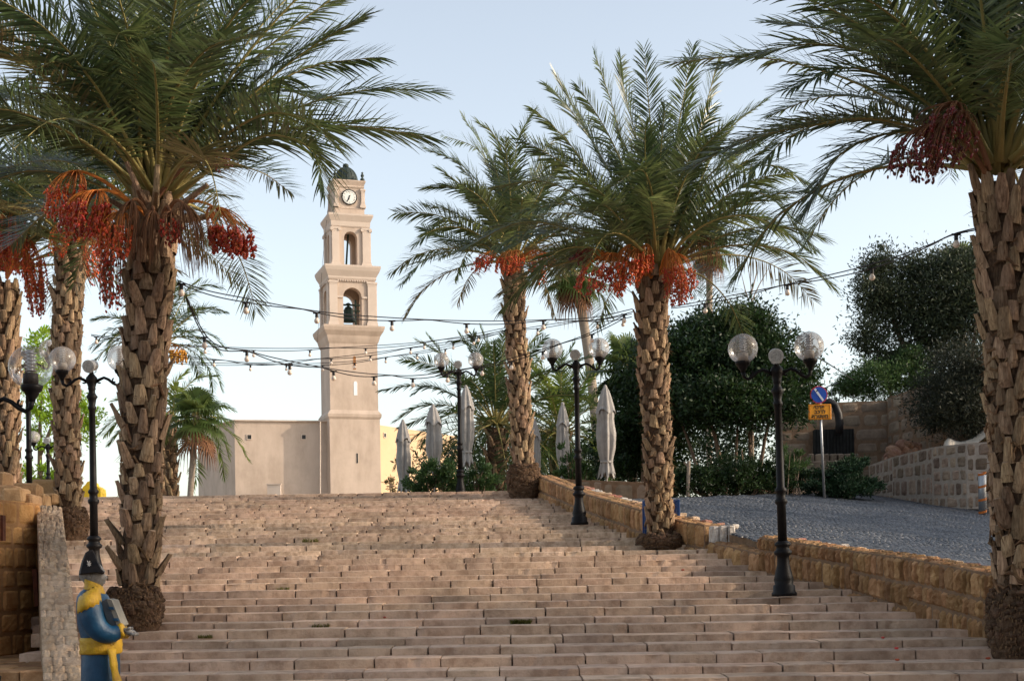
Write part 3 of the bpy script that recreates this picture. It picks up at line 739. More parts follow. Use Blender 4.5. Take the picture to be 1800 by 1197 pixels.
mb = MB(); p = P(482, 862, 106.8); mb.box(p, (1.0, .3, .9)); mb.box(p+Vector((0, -.02, .47)), (1.1, .4, .06)); mb.build('vent_box', M['plaster_trim'], ch)
mb = MB(); p = P(562, 800, 107.5); mb.tube([P(563, 741, 107.6), P(563, 880, 107.6)], .05, 6); mb.build('downpipe', M['plaster_trim'], ch)

# ------------------------------------------------------------------ street lamps
def lamp_parts(name, label, loc, H=3.34, scale=1, globe='globe_dusty', group='twin globe street lamps', yaw=0, lean=0):
    """H: height of the globe centres"""
    t = thing(name, label, 'street lamp', loc, group)
    L = Vector(loc); t['org'] = (0, 0, 0)
    s = H-3.34
    mb = MB()
    mb.lathe([(.17, 0), (.17, .04), (.15, .06), (.145, .14), (.12, .16), (.135, .22), (.12, .27), (.085, .42), (.08, .5), (.085, .54), (.115, .56), (.12, .60), (.09, .62), (.085, .66), (.11, .68), (.105, .71), (.065, .74)], (0,0,0), 20)
    b = mb.build('base', M['iron'], t, True)
    mb = MB()
    mb.lathe([(.062, .72), (.06, 1.22), (.085, 1.25), (.085, 1.29), (.062, 1.31), (.062, 1.38), (.08, 1.4), (.08, 1.43), (.054, 1.46), (.047, 2.55+s), (.065, 2.57+s), (.065, 2.6+s), (.05, 2.62+s), (.065, 2.72+s), (.09, 2.76+s), (.065, 2.79+s), (.05, 2.82+s), (.05, 2.86+s), (.062, 2.88+s), (.055, 2.9+s), (.075, 2.98+s), (.085, 3.0+s), (.085, 3.05+s), (.06, 3.08+s), (.03, 3.12+s), (.02, 3.2+s)], (0,0,0), 20)
    mb.build('post', M['iron'], t, True)
    for sx in (-1, 1):
        mb = MB(); z = 3.0+s
        pts = [(.06, z-.02), (.12, z+.02), (.19, z+.05), (.26, z+.02), (.33, z-.04), (.39, z-.07), (.44, z-.04), (.455, z+.03)]
        mb.tube([(sx*x, 0, zz) for x, zz in pts], [.024,.024,.022,.022,.022,.022,.024,.03], 8)
        sp = [(.13+(.075-.009*k)*math.cos(.9+k*.62), z+.015-.03+(.06-.0075*k)*math.sin(.9+k*.62)) for k in range(8)]
        mb.tube([(sx*x, 0, zz) for x, zz in sp], .013, 6)
        sp = [(.36+(.05-.006*k)*math.cos(2+k*.6), z+.0+(.045-.006*k)*math.sin(2+k*.6)) for k in range(6)]
        mb.tube([(sx*x, 0, zz) for x, zz in sp], .011, 6)
        mb.lathe([(.03, z+.02), (.035, z+.05), (.06, z+.08), (.065, z+.1), (.09, z+.12), (.1, z+.15), (.1, z+.17), (.085, z+.175)], (sx*.455, 0, 0), 16)
        a = mb.build('arm', M['iron'], t, True)
        zc = 3.34+s; gx = sx*.445
        mb = MB(); mb.ball((gx, 0, zc), .2, 32, 20); g = mb.build('globe', M[globe], t, True)
        mb = MB(); mb.lathe([(.07, zc-.17), (.07, zc-.06), (.055, zc-.055)], (gx, 0, 0), 14); mb.build('lamp_holder', M['lampholder'] if globe == 'globe_dusty' else M['iron'], g, True)
        mb = MB()
        for k in range(6):
            z0 = zc-.045+k*.033; mb.lathe([(.032, z0), (.058, z0+.008), (.06, z0+.012), (.034, z0+.026), (.03, z0+.026)], (gx, 0, 0), 14)
        mb.lathe([(.026, zc-.05), (.026, zc+.15), (.04, zc+.155), (.04, zc+.16)], (gx, 0, 0), 10)
        mb.build('louvre', M['alu'], g)
    mb = MB(); z = 3.235+s
    ax = Matrix.Rotation(R(-12), 3, 'Z')@Matrix.Rotation(R(14), 3, 'X')
    f = lambda x, y, zz: Vector((0, 0, z))+ax@Vector((x, y, zz))
    mb.tube([f(-.02, .13, 0), f(-.02, .10, 0), f(0, -.07, 0), f(0, -.09, 0)], [.05, .085, .085, .09], 20, 0)
    mb.tube([f(0, -.075, 0), f(0, -.105, 0)], [.1, .1], 20, 0); mb.tube([f(0, -.105, 0), f(0, -.112, 0)], [.072, .07], 20, 1)
    for k in range(8): a_ = k*math.pi/4; mb.box(f(.085*math.cos(a_), -.108, .085*math.sin(a_)), (.012, .012, .012), ax, 1)
    for sx in (-1, 1): mb.tube([f(sx*.09, 0, 0), f(sx*.06, 0, -.1), Vector((0, 0, z-.12))], .008, 4)
    mb.build('spotlight', [M['spot'], M['spotface']], t, False)
    t.rotation_euler = (0, -lean, yaw); t.scale = (scale,)*3
    return t
def lamp_at(mx, gy, D, bz, label, **k):
    c = P(mx, gy, D); H = (c.z-bz); s = k.get('scale', 1)
    lean = k.pop('lean', 0); x0 = c.x+math.sin(lean)*H
    return lamp_parts('street_lamp', label, (x0, D, bz), H/s, lean=lean, **k)
lamp_at(1364, 611, 19.1, zplane(19.1)-.0, 'black twin globe street lamp in front of the bushy evergreen tree', lean=.018)
lamp_at(1012, 613, 27.2, zplane(27.2)-.0, 'black twin globe street lamp between the two middle palms', lean=.006)
lamp_at(806, 633, 36.9, TOPZ, 'black twin globe street lamp behind the top step among parasols')
lamp_at(160.5, 631, 21.9, zplane(21.9)-.14, 'black twin globe street lamp directly behind the painted statue')
lamp_at(48, 615, 29.6, 2.93, 'black twin globe street lamp on the left terrace half hidden by the near globe')
lamp_at(84, 768, 45, TOPZ, 'distant small twin globe street lamp behind the second left palm')
lamp_at(-30, 647, 13.3, .127, 'nearest street lamp, one big clear globe at the left picture edge', globe='globe_clear')

# ------------------------------------------------------------------ palms
UP = np.array([0, 0, 1.0])
def nrm(a): return a/np.maximum(np.linalg.norm(a, axis=-1, keepdims=True), 1e-9)
def curve_pts(ctrl, n):
    """smooth curve through the control points"""
    ctrl = np.array([list(p) for p in ctrl], dtype=float)
    if len(ctrl) == 3:
        a, b, c = ctrl; m = b*2-(a+c)/2; t = np.linspace(0, 1, n)[:, None]
        return a*(1-t)**2+m*2*t*(1-t)+c*t*t
    d = np.r_[0, np.cumsum(np.linalg.norm(np.diff(ctrl, axis=0), axis=1))]; t = np.linspace(0, d[-1], n)
    # catmull-rom via cubic hermite
    tan = np.gradient(ctrl, d, axis=0); out = []
    for s in t:
        i = min(np.searchsorted(d, s, side='right')-1, len(d)-2); h = d[i+1]-d[i]; u = (s-d[i])/h
        out.append((2*u**3-3*u**2+1)*ctrl[i]+(u**3-2*u**2+u)*h*tan[i]+(-2*u**3+3*u**2)*ctrl[i+1]+(u**3-u**2)*h*tan[i+1])
    return np.array(out)
rng = np.random.default_rng(11)
def frond(parent, ctrl, nl=62, ll=.52, lw=.030, mats=None, twist=None, name='frond', rach=.028, start=.2, droop=.14, dense=1.0, rw=1):
    nl = int(nl*1.3); ll *= 1.08; lw *= .88
    c = curve_pts(ctrl, 40); seg = np.linalg.norm(np.diff(c, axis=0), axis=1); L = seg.sum()
    cum = np.r_[0, np.cumsum(seg)]/L
    n = nl; t = np.linspace(start, .995, n)+rng.normal(0, .004, n); t = np.clip(t, start*.9, 1)
    pos = np.stack([np.interp(t, cum, c[:, k]) for k in range(3)], 1)
    p2 = np.stack([np.interp(np.clip(t+.02, 0, 1), cum, c[:, k]) for k in range(3)], 1); p1 = np.stack([np.interp(np.clip(t-.02, 0, 1), cum, c[:, k]) for k in range(3)], 1)
    Tn = nrm(p2-p1); base = np.array([.0, 0, 1.0])
    S = np.cross(Tn, base); bad = np.linalg.norm(S, axis=1) < .15; S[bad] = np.cross(Tn[bad], np.array([0, 1.0, .1])); S = nrm(S)
    # keep S consistent
    for i in range(1, n):
        if S[i].dot(S[i-1]) < 0: S[i] = -S[i]
    N = nrm(np.cross(S, Tn)); 
    if N[n//2][2] < 0: N = -N
    if twist is None: twist = rng.normal(0, .35)
    tw_ = twist*np.linspace(.3, 1.4, n)
    S, N = S*np.cos(tw_)[:, None]+N*np.sin(tw_)[:, None], N*np.cos(tw_)[:, None]-S*np.sin(tw_)[:, None]
    V = []; Fc = []; base_i = 0
    prof = np.interp((t-start)/(1-start), [0, .08, .3, .6, .85, 1], [.35, .7, 1, .95, .7, .42])*ll
    ang = np.interp((t-start)/(1-start), [0, .5, 1], [1.2, .92, .5])
    Vs, Fs = [], []
    for side in (-1, 1):
        a = ang+rng.normal(0, .07, n); be = rng.choice([.05, .35, .7], n, p=[.4, .4, .2])*1.0+rng.normal(0, .06, n)
        d = nrm(np.cos(a)[:, None]*Tn+np.sin(a)[:, None]*(side*S*np.cos(be)[:, None]+N*np.sin(be)[:, None]))
        ln = prof*rng.uniform(.82, 1.1, n)
        wv = nrm(np.cross(d, N*np.cos(.6)+S*side*np.sin(.6)))
        wd = (lw*rng.uniform(.8, 1.2, n)*np.interp(t, [0, .3, .9, 1], [.6, 1, .9, .6]))[:, None]
        g = np.zeros((n, 3)); g[:, 2] = -1
        dr = (droop*rng.uniform(.4, 1.5, n)*ln)[:, None]
        b0 = pos; m1 = pos+d*ln[:, None]*.35+g*dr*.08; m2 = pos+d*ln[:, None]*.7+g*dr*.4; tp = pos+d*ln[:, None]+g*dr
        blk = np.stack([b0-wv*wd*.22, b0+wv*wd*.22, m1-wv*wd*.5, m1+wv*wd*.5, m2-wv*wd*.38, m2+wv*wd*.38, tp-wv*.0015, tp+wv*.0015], 1).reshape(-1, 3)
        o = sum(len(v) for v in Vs); idx = np.arange(n)[:, None]*8+o
        Fs.append(np.concatenate([idx+np.array([0,1,3,2]), idx+np.array([2,3,5,4]), idx+np.array([4,5,7,6])])); Vs.append(blk)
    nleaf = sum(len(f) for f in Fs)
    # rachis
    k = 5; cs = c[::2]; m = len(cs); Tn2 = nrm(np.gradient(cs, axis=0)); S2 = nrm(np.cross(Tn2, np.array([.1, .3, 1.0]))); N2 = np.cross(S2, Tn2)
    rr = np.interp(np.linspace(0, 1, m), [0, .08, .3, 1], [2.0, 1.3, .8, .16])*rach*rw
    ring = np.stack([cs+(S2*math.cos(2*math.pi*q/k)+N2*.7*math.sin(2*math.pi*q/k))*rr[:, None] for q in range(k)], 1).reshape(-1, 3)
    o = sum(len(v) for v in Vs); Vs.append(ring)
    Fr = [[o+i*k+q, o+i*k+(q+1) % k, o+(i+1)*k+(q+1) % k, o+(i+1)*k+q] for i in range(m-1) for q in range(k)]; Fs.append(np.array(Fr))
    Fq = np.concatenate(Fs); mi = np.zeros(len(Fq), dtype=np.int32); mi[nleaf:] = 1
    return np_mesh(name, np.concatenate(Vs), Fq, mats or [M['leaf'], M['rachis']], parent, tuple(parent['org']), mi)
def gen_ctrl(heart, az, el, L, sag=1.0, r0=.12):
    """control points of a frond leaving the heart at azimuth az, elevation el"""
    h = np.array(list(heart)); d = np.array([math.cos(az), math.sin(az), 0]); p = h+d*r0*math.cos(el); pts = [p.copy()]; n = 8; e = el
    side = rng.normal(0, .12); a = az
    for i in range(n):
        s = (i+1)/n; e = el-sag*(1.25*max(0.15, math.cos(el))+.18)*s**1.45; a += side/n
        dd = np.array([math.cos(a)*math.cos(e), math.sin(a)*math.cos(e), math.sin(e)]); p = p+dd*L/n; pts.append(p.copy())
    return pts[::2] if len(pts) % 2 else pts
def fill_crown(root, heart, n, L, nl=60, ll=.5, lw=.03, emin=-15, emax=84, mats=None, az0=0, skip=None, sag=1.0, rw=1):
    for i in range(n):
        f = (i+.5)/n; el = R(emin+(emax-emin)*(1-(1-f)**1.0)) ; az = az0+i*2.39996
        if skip and skip(az % (2*math.pi), el): continue
        l = L*rng.uniform(.85, 1.05)*(1 if f < .85 else .9)
        m = mats or ([M['leaf'], M['rachis']] if f > .2 or rng.random() < .55 else [M['leaf_dry'], M['rachis']])
        frond(root, gen_ctrl(heart, az, el, l, sag, .15+.1*(1-f)), nl, ll, lw, m, rw=rw)
def trunk(root, pts, r, bw=.17, bl=.34, step=.062, out=.5, name='trunk', botfrac=0, seed=1, cut=.9, rtop=1.15, zcut=None):
    """fibrous core with spiralling cut leaf bases. pts: world points bottom to top"""
    rd = random.Random(seed); c = curve_pts(pts, 60) if len(pts) > 2 else np.array([np.array(pts[0])*(1-t)+np.array(pts[1])*t for t in np.linspace(0, 1, 60)])
    seg = np.linalg.norm(np.diff(c, axis=0), axis=1); cum = np.r_[0, np.cumsum(seg)]; H = cum[-1]
    at = lambda h: np.array([np.interp(h, cum, c[:, k]) for k in range(3)])
    mb = MB(); n = 18; rows = 70; vs = []
    for i in range(rows+1):
        h = H*i/rows; p = at(h); k = 1+(rtop-1)*(i/rows)**2
        for q in range(n):
            a = 2*math.pi*q/n; rr = r*k*.95*(1+rd.uniform(-.09, .09)); vs.append(Vector((p[0]+math.cos(a)*rr, p[1]+math.sin(a)*rr, p[2]+rd.uniform(-.02, .02))))
    mb.add(vs, [(i*n+q, i*n+(q+1) % n, (i+1)*n+(q+1) % n, (i+1)*n+q) for i in range(rows) for q in range(n)], 0)
    h = botfrac; i = 0; var = [rd.uniform(-1, 1) for _ in range(60)]
    while h < H-.02:
        p = Vector(at(h)); az = i*2.39996+rd.uniform(-.12, .12); fr = h/H; k = 1+(rtop-1)*fr**2
        e = Vector((math.cos(az), math.sin(az), 0)); s = Vector((-math.sin(az), math.cos(az), 0)); z = Vector((0, 0, 1))
        vv = var[int(h*5) % 60]*.5+rd.uniform(-.5, .5)
        ln = bl*.92*(1+.5*vv)*(1 if fr < .85 else 1.15); tilt = out*(1+.6*rd.uniform(-1, 1)+.6*vv); w0 = bw*rd.uniform(.7, 1.1); w1 = w0*rd.uniform(.38, .62)
        t0 = .045*bw/.17; t1 = rd.uniform(.016, .032)*bw/.17
        up = (z*math.cos(tilt)+e*math.sin(tilt)).normalized(); o = (e*math.cos(tilt)-z*math.sin(tilt)).normalized()
        s = (s+z*rd.uniform(-.3, .3)).normalized()
        b = p+e*(r*k*.92)
        if rd.random() < .04: h += step; i += 1; continue
        cutd = rd.uniform(-.15, .5)*t1*3
        L = []
        for (q, w_, th) in ((0, w0, t0), (.35, w0*.86, t0*1.1), (.75, (w0*.4+w1*.6), t1*1.1), (1, w1, t1)):
            cc_ = b+up*ln*q
            back = cutd if q == 1 else 0
            L += [cc_-s*w_/2-o*th*.2, cc_-s*w_*.30+o*th*.75+up*back*.3, cc_+o*th+up*back*.5, cc_+s*w_*.30+o*th*.75+up*back*.3, cc_+s*w_/2-o*th*.2, cc_-o*th*.7]
        fs = [(a_*6+q, a_*6+(q+1) % 6, (a_+1)*6+(q+1) % 6, (a_+1)*6+q) for a_ in range(3) for q in range(6)]
        mb.add(L, fs, 1); mb.add(L[18:24], [(0,1,2,3,4,5)], 2)
        if rd.random() < .85:       # fibre wisps
            for _ in range(5):
                q0 = b+s*rd.uniform(-w0, w0)*.6+o*.02+up*rd.uniform(0, .1); d_ = (s*rd.uniform(-1, 1)+z*rd.uniform(-.6, .6)+e*rd.uniform(.1, .7)).normalized()*rd.uniform(.06, .16)
                ww = o.cross(d_).normalized()*.006; mb.add([q0-ww, q0+ww, q0+d_+Vector((0, 0, -.03))], [(0,1,2)], 3)
        h += step*rd.uniform(.85, 1.15); i += 1
    # short fibre mats wrapped round the stem
    for _ in range(int(H*9)):
        hh = rd.uniform(.1, H); p = Vector(at(hh)); a = rd.uniform(0, 6.28); pts_ = []
        for q in range(6): aa = a+q*.22; pts_.append(p+Vector((math.cos(aa), math.sin(aa), 0))*(r*1.12+rd.uniform(-.01, .04))+Vector((0, 0, .06*math.sin(q)+q*rd.uniform(-.03, .03))))
        mb.tube(pts_, [.006, .016, .02, .02, .014, .004], 5, 3)
    return mb.build(name, [M['trunk'], M['boot'], M['bootcut'], M['fibre']], root)
def root_mass(root, c, r, h, seed=3):
    rd = random.Random(seed); mb = MB(); n, m = 24, 14; vs = []; c = Vector(c)
    for i in range(m+1):
        f = i/m; rr = r*(.86+.30*math.sin(math.pi*(f*.9+.05))**.7)*(1 if f < .9 else .8)
        for q in range(n): a = 2*math.pi*q/n; k = rr*(1+rd.uniform(-.07, .07)+.05*math.sin(q*1.3+i)); vs.append(c+Vector((math.cos(a)*k, math.sin(a)*k, -.08+(h+.08)*f)))
    mb.add(vs, [(i*n+q, i*n+(q+1) % n, (i+1)*n+(q+1) % n, (i+1)*n+q) for i in range(m) for q in range(n)]+[tuple(m*n+q for q in range(n))], 0)
    for _ in range(260):
        a = rd.uniform(0, 6.283); f = rd.uniform(0, 1); k = r*(.86+.30*math.sin(math.pi*(f*.9+.05))**.7); q_ = rd.uniform(.025, .06); mb.ball(c+Vector((math.cos(a)*k*.97, math.sin(a)*k*.97, h*f)), (q_, q_, q_*rd.uniform(.5, 1.1)), 6, 4, 0)
    for _ in range(1500):
        a = rd.uniform(0, 6.283); f = rd.uniform(0, 1); k = r*(.86+.30*math.sin(math.pi*(f*.9+.05))**.7); p = c+Vector((math.cos(a)*k*.97, math.sin(a)*k*.97, h*f))
        d = Vector((math.cos(a)+rd.uniform(-.9, .9), math.sin(a)+rd.uniform(-.9, .9), rd.uniform(-1.0, .5))).normalized()*rd.uniform(.02, .05)
        q1 = p+d; q2 = q1+Vector((d.x*.2, d.y*.2, -abs(d.length)*.8)); ww = Vector((-math.sin(a), math.cos(a), rd.uniform(-.5, .5)))*rd.uniform(.004, .009)
        mb.add([p-ww, p+ww, q1+ww, q1-ww, q2], [(0,1,2,3), (3,2,4)], 1)
    return mb.build('root_mass', [M['root'], M['fibre']], root)
def bunch(root, start, elbow, c, r, hgt, nst=40, nd=160, m='date', sm='stalk', ds=.032, seed=0, lo=.5):
    nd = int(nd*1.35)
    """fruit bunch: a stem arching start->elbow, strands hanging round c, dates on them"""
    rd = random.Random(seed); start, elbow, c = Vector(start), Vector(elbow), Vector(c); st = MB(); dt = MB()
    st.tube([Vector(p) for p in curve_pts([start, (start+elbow)/2+Vector((0, 0, .10)), elbow], 8)], [.03, .03, .027, .025, .022, .02, .018, .014], 6)
    strands = []
    for i in range(nst):
        a = rd.uniform(0, 6.283); q = math.sqrt(rd.random()); tgt = c+Vector((math.cos(a)*r*q, math.sin(a)*r*q, -hgt/2*rd.uniform(.2, 1)*(1-.35*q)))
        mid = (elbow*.45+tgt*.55)+Vector((math.cos(a)*r*.35, math.sin(a)*r*.35, abs(elbow.z-tgt.z)*.25)); cv = curve_pts([elbow, mid, tgt], 8); strands.append(cv)
        st.tube([Vector(p) for p in cv], [.007, .006, .005, .005, .004, .004, .003, .002], 4, cap=False)
    if nd:
        for i in range(nd):
            cv = strands[rd.randrange(nst)]; u = rd.uniform(lo, 1)**.8*6.999; k = min(int(u), 6); p = Vector(cv[k]).lerp(Vector(cv[k+1]), u-k)
            p += Vector((rd.uniform(-1, 1), rd.uniform(-1, 1), rd.uniform(-1, .3)))*.022
            Mr = Matrix.Rotation(rd.uniform(-.7, .7), 3, 'X')@Matrix.Rotation(rd.uniform(-.7, .7), 3, 'Y')
            s = ds*rd.uniform(.75, 1.1); dt.ball(p, (s*.48, s*.48, s*.85), 6, 4, 0, Mr)
    o = st.build('date_bunch', M[sm], root)
    if nd: dt.build('dates', M[m], o, True)
    return o
def PX(D, *pts): return [P(x, y, D+(d[0] if d else 0)) for x, y, *d in pts]
PG = 'date palms along the steps'
def palm(label, D, basept, stem, r, **k):
    b = P(*basept, D); root = thing('date_palm', label, 'palm tree', (b.x, b.y, b.z), PG)
    return root
def stem_base(px, D): return P(px, HY, D).x
# --- A, big left palm
A = palm('largest left date palm rising behind the statue, red dates and spreading crown', 17.7, (238, 1098), None, 0)
zb = zplane(17.7)
trunk(A, [P(240, 1098, 17.7)-Vector((0,0,.1)), P(245, 1000, 17.7), P(249, 850, 17.7), P(252, 700, 17.7), P(262, 560, 17.7), P(268, 450, 17.7), P(275, 370, 17.7)], .212, .19, .28, .0255, .30, botfrac=.5, seed=5, rtop=1.3)
b = P(238, 1098, 17.7); root_mass(A, (b.x, b.y, b.z), .29, .46)
hA = P(277, 345, 17.7)
for (pts, dd, tw_) in [
    (((296,350),(470,235),(620,222),(755,242)), -.9, .2), (((292,345),(420,190),(540,120),(668,100)), .5, .3), (((288,340),(400,150),(500,60),(640,-40)), .2, .2),
    (((294,360),(380,290),(470,238),(545,262),(572,345)), -1.4, .5), (((250,360),(243,200),(232,100),(214,58),(196,90)), -2.6, .1),
    (((255,350),(200,230),(120,150),(0,90)), -.6, .2), (((250,362),(170,270),(80,225),(-40,225)), -1.0, -.2), (((248,370),(160,320),(60,300),(-50,330)), -.4, .2),
    (((262,340),(215,150),(150,20),(60,-80)), 0, .2), (((270,335),(280,150),(330,20),(420,-110)), .3, -.2), (((275,335),(262,120),(268,-20),(300,-150)), -.5, .1),
    (((285,345),(370,210),(480,160),(585,180)), 1.5, -.3),  (((282,342),(350,130),(430,0),(540,-90)), 1.0, .2),
    (((262,350),(190,180),(90,60),(-40,0)), 1.1, .2), (((250,372),(180,350),(90,370),(20,430)), 1.5, .2), (((288,348),(380,250),(470,200),(545,215),(590,260)), -2.2, .3),
    (((268,345),(300,180),(360,90),(450,60)), -2.8, -.3), (((262,340),(170,170),(110,110),(20,150)), -2.5, .3), (((290,350),(440,170),(560,75),(640,30)), -.6, -.25)]:
    n = len(pts)
    frond(A, [P(x, y, 17.7+dd*(i/(n-1))**1.0) for i, (x, y) in enumerate(pts)], 78, .60, .030, twist=tw_)
fill_crown(A, hA, 40, 3.4, 66, .54, .028, 8, 86, az0=.4, skip=lambda a, e: (e < R(50) and (a < 1.0 or a > 5.2)) or (e < R(28) and 2.3 < a < 4.4), sag=.85)
fill_crown(A, P(277, 335, 17.7), 18, 4.3, 76, .58, .028, 38, 88, az0=1.7, sag=.75)
bunch(A, P(290, 375, 17.6), P(372, 362, 17.2), P(414, 424, 17.2), .25, .52, 60, 520, 'date', 'stalk', seed=1, ds=.034, lo=.66)
bunch(A, P(250, 380, 17.5), P(172, 335, 17.0), P(145, 385, 16.9), .27, .62, 60, 430, 'date', 'stalk', seed=2, ds=.034)
bunch(A, P(246, 376, 17.5), P(135, 300, 17.2), P(108, 360, 17.1), .24, .6, 44, 260, 'date_or', 'stalk', seed=12)
bunch(A, P(262, 385, 17.4), P(215, 372, 17.0), P(198, 430, 16.9), .2, .5, 40, 240, 'date_or', 'stalk', seed=3)
bunch(A, P(285, 385, 17.3), P(300, 372, 17.1), P(302, 408, 17.05), .14, .4, 26, 90, 'date', 'stalk_dry', seed=4)
bunch(A, P(245, 400, 17.5), P(200, 395, 17.2), P(194, 520, 17.2), .15, .40, 46, 120, 'date', 'stalk_dry', seed=6)
bunch(A, P(292, 380, 17.4), P(322, 358, 16.9), P(343, 450, 16.9), .16, .7, 60, 0, 'date', 'stalk_dry', seed=7)
bunch(A, P(262, 390, 17.2), P(232, 352, 16.9), P(215, 440, 16.9), .16, .6, 50, 0, 'date', 'stalk_dry', seed=8)
bunch(A, P(268, 390, 17.2), P(270, 370, 17.0), P(262, 440, 17.0), .14, .5, 50, 0, 'date', 'stalk_dry', seed=9)
bunch(A, P(275, 350, 17.4), P(370, 268, 17.0), P(392, 285, 17.0), .2, .3, 20, 40, 'date_dk', 'stalk_dry', seed=10)
mb = MB()   # cut frond stubs sticking out of the crown
for (x0, y0, x1, y1, d) in ((290, 375, 365, 325, 0), (262, 370, 222, 285, -.3), (300, 385, 395, 375, .2), (272, 372, 277, 290, -.35), (255, 380, 190, 350, .2)):
    mb.tube([P(x0, y0, 17.5), P((x0+x1)/2, (y0+y1)/2+4, 17.4+d), P(x1, y1, 17.3+d)], [.06, .04, .028], 6)
mb.build('cut_stub', M['boot'], A)
# --- B, second left
B = palm('second left date palm behind the left lamp, straight booted trunk', 26.4, (120, 945), None, 0)
trunk(B, PX(26.4, (120, 955), (120, 850), (117, 700), (118, 560), (124, 480), (128, 440)), .205, .185, .26, .025, .25, botfrac=.55, seed=9, rtop=1.25)
b = P(120, 943, 26.4); root_mass(B, (b.x, b.y, b.z-.05), .31, .6, 8)
fill_crown(B, P(130, 425, 26.4), 44, 3.2, 46, .5, .03, 14, 86, az0=1.1, sag=.85)
for sd_, (x, y, r_, m_) in enumerate(((100, 425, .2, 'date_or'), (165, 470, .18, 'date_or'), (215, 400, .25, 'date'), (160, 400, .2, 'date'))):
    bunch(B, P(130, 440, 26.2), P((x+130)/2+3, min(y, 440)-38, 25.9), P(x, y+8, 25.8), r_, .6, 34, 170, m_, seed=20+sd_)
# --- C, leftmost
Cp = palm('leftmost date palm at the picture edge with orange date clusters', 27.5, (8, 875), None, 0)
trunk(Cp, PX(27.5, (12, 900), (12, 800), (10, 650), (8, 560), (8, 500)), .205, .185, .26, .025, .25, botfrac=.3, seed=12, rtop=1.2)
fill_crown(Cp, P(10, 470, 27.5), 40, 3.2, 42, .5, .03, 14, 86, az0=2.1, sag=.85)
for sd_, (x, y, r_, h_, m_) in enumerate(((22, 430, .3, .7, 'date'), (65, 490, .22, .8, 'date_or'), (35, 465, .25, .5, 'date_or'), (68, 530, .18, .5, 'date'), (-10, 450, .2, .5, 'date_or'))):
    bunch(Cp, P(12, 490, 27.2), P((x+14)/2+6, y-70, 26.7), P(x, y+8, 26.5), r_, h_, 40, 300, m_, seed=30+sd_)
# --- D, centre
D_ = palm('slender middle date palm near the top of the steps, orange date stalks', 32.9, (920, 872), None, 0)
trunk(D_, PX(32.9, (921, 880), (920, 820), (915, 740), (910, 640), (905, 560), (903, 500), (903, 470)), .205, .18, .26, .025, .27, botfrac=.55, seed=15, rtop=1.05)
b = P(921, 870, 32.9); root_mass(D_, (b.x, b.y, b.z), .33, .72, 11)
for (pts, dd) in [(((900,470),(850,400),(800,382),(727,432)), -.4), (((895,465),(860,350),(810,290),(748,262)), .2), (((900,460),(880,330),(850,260),(812,205)), .3), (((903,460),(905,320),(912,240),(938,196)), .5),
    (((890,475),(850,430),(825,440),(800,492)), -.9), (((900,462),(865,370),(800,330),(745,330)), -.7), (((903,460),(890,300),(870,240),(840,215)), -.6), (((905,460),(930,330),(960,260),(1000,230)), .3),
    (((908,465),(950,380),(1000,350),(1050,370)), .8), (((896,470),(840,430),(790,420),(742,400)), .9), (((898,468),(870,320),(838,262),(778,238)), 1.0)]:
    n = len(pts); frond(D_, [P(x, y, 32.9+dd*i/(n-1)*1.6) for i, (x, y) in enumerate(pts)], 62, .50, .034, twist=rng.normal(0, .25))
fill_crown(D_, P(903, 458, 32.9), 36, 2.8, 50, .48, .034, 5, 86, az0=.3, sag=.85)
for sd_, (x, y, r_, h_, m_) in enumerate(((905, 462, .22, .5, 'date_or'), (948, 482, .18, .55, 'date_or'), (966, 455, .2, .5, 'date_or'), (885, 465, .2, .5, 'date_or'), (842, 462, .2, .5, 'date'))):
    bunch(D_, P(905, 478, 32.6), P((x+905)/2+4, 440, 32.4), P(x, y+4, 32.3), r_, h_, 32, 130, m_, seed=40+sd_, ds=.034)
# --- E, right centre
E = palm('full crowned date palm right of centre with a swollen patchy trunk', 24.4, (1160, 955), None, 0)
trunk(E, PX(24.4, (1161, 962), (1160, 900), (1157, 830), (1155, 760), (1148, 660), (1146, 580), (1148, 520), (1155, 480)), .20, .175, .21, .0235, .30, botfrac=.1, seed=21, rtop=1.3)
b = P(1160, 957, 24.4); root_mass(E, (b.x, b.y, b.z-.05), .34, .22, 14)
for (pts, dd) in [(((1150,478),(1110,330),(1080,200),(1045,92)), .2), (((1155,475),(1150,300),(1140,180),(1132,88)), -.4), (((1160,475),(1180,300),(1200,180),(1218,82)), .4), (((1162,476),(1210,300),(1240,190),(1262,105)), -.3),
    (((1166,478),(1230,320),(1280,230),(1345,178)), .3), (((1145,478),(1080,320),(1020,210),(975,130)), .2), (((1142,480),(1060,340),(990,240),(935,190)), -.3), (((1170,482),(1250,380),(1330,340),(1432,440)), -.5),
    (((1170,480),(1260,330),(1350,290),(1455,352)), .3), (((1168,486),(1240,420),(1320,380),(1425,440)), .9), (((1140,482),(1050,370),(960,320),(860,330)), .5), (((1140,486),(1040,420),(930,390),(800,445)), -.2),
    (((1138,490),(1060,440),(985,440),(935,492)), -1.2), (((1145,485),(1100,400),(1060,360),(1035,390)), -2.2), (((1158,480),(1150,360),(1130,300),(1075,330)), -2.5), (((1140,484),(1080,400),(1000,360),(905,375)), -1.2),
    (((1165,480),(1215,350),(1290,270),(1340,250)), -1.2), (((1160,480),(1190,330),(1230,260),(1300,300)), -1.8), (((1150,476),(1120,250),(1095,150),(1090,100)), .8), (((1145,480),(1070,300),(1000,190),(960,150)), .9),
    (((1172,486),(1240,400),(1300,360),(1380,350)), -1.6), (((1136,488),(1050,430),(960,410),(880,440)), .8)]:
    n = len(pts); frond(E, [P(x, y, 24.4+dd*i/(n-1)*1.3) for i, (x, y) in enumerate(pts)], 72, .52, .031, twist=rng.normal(0, .25))
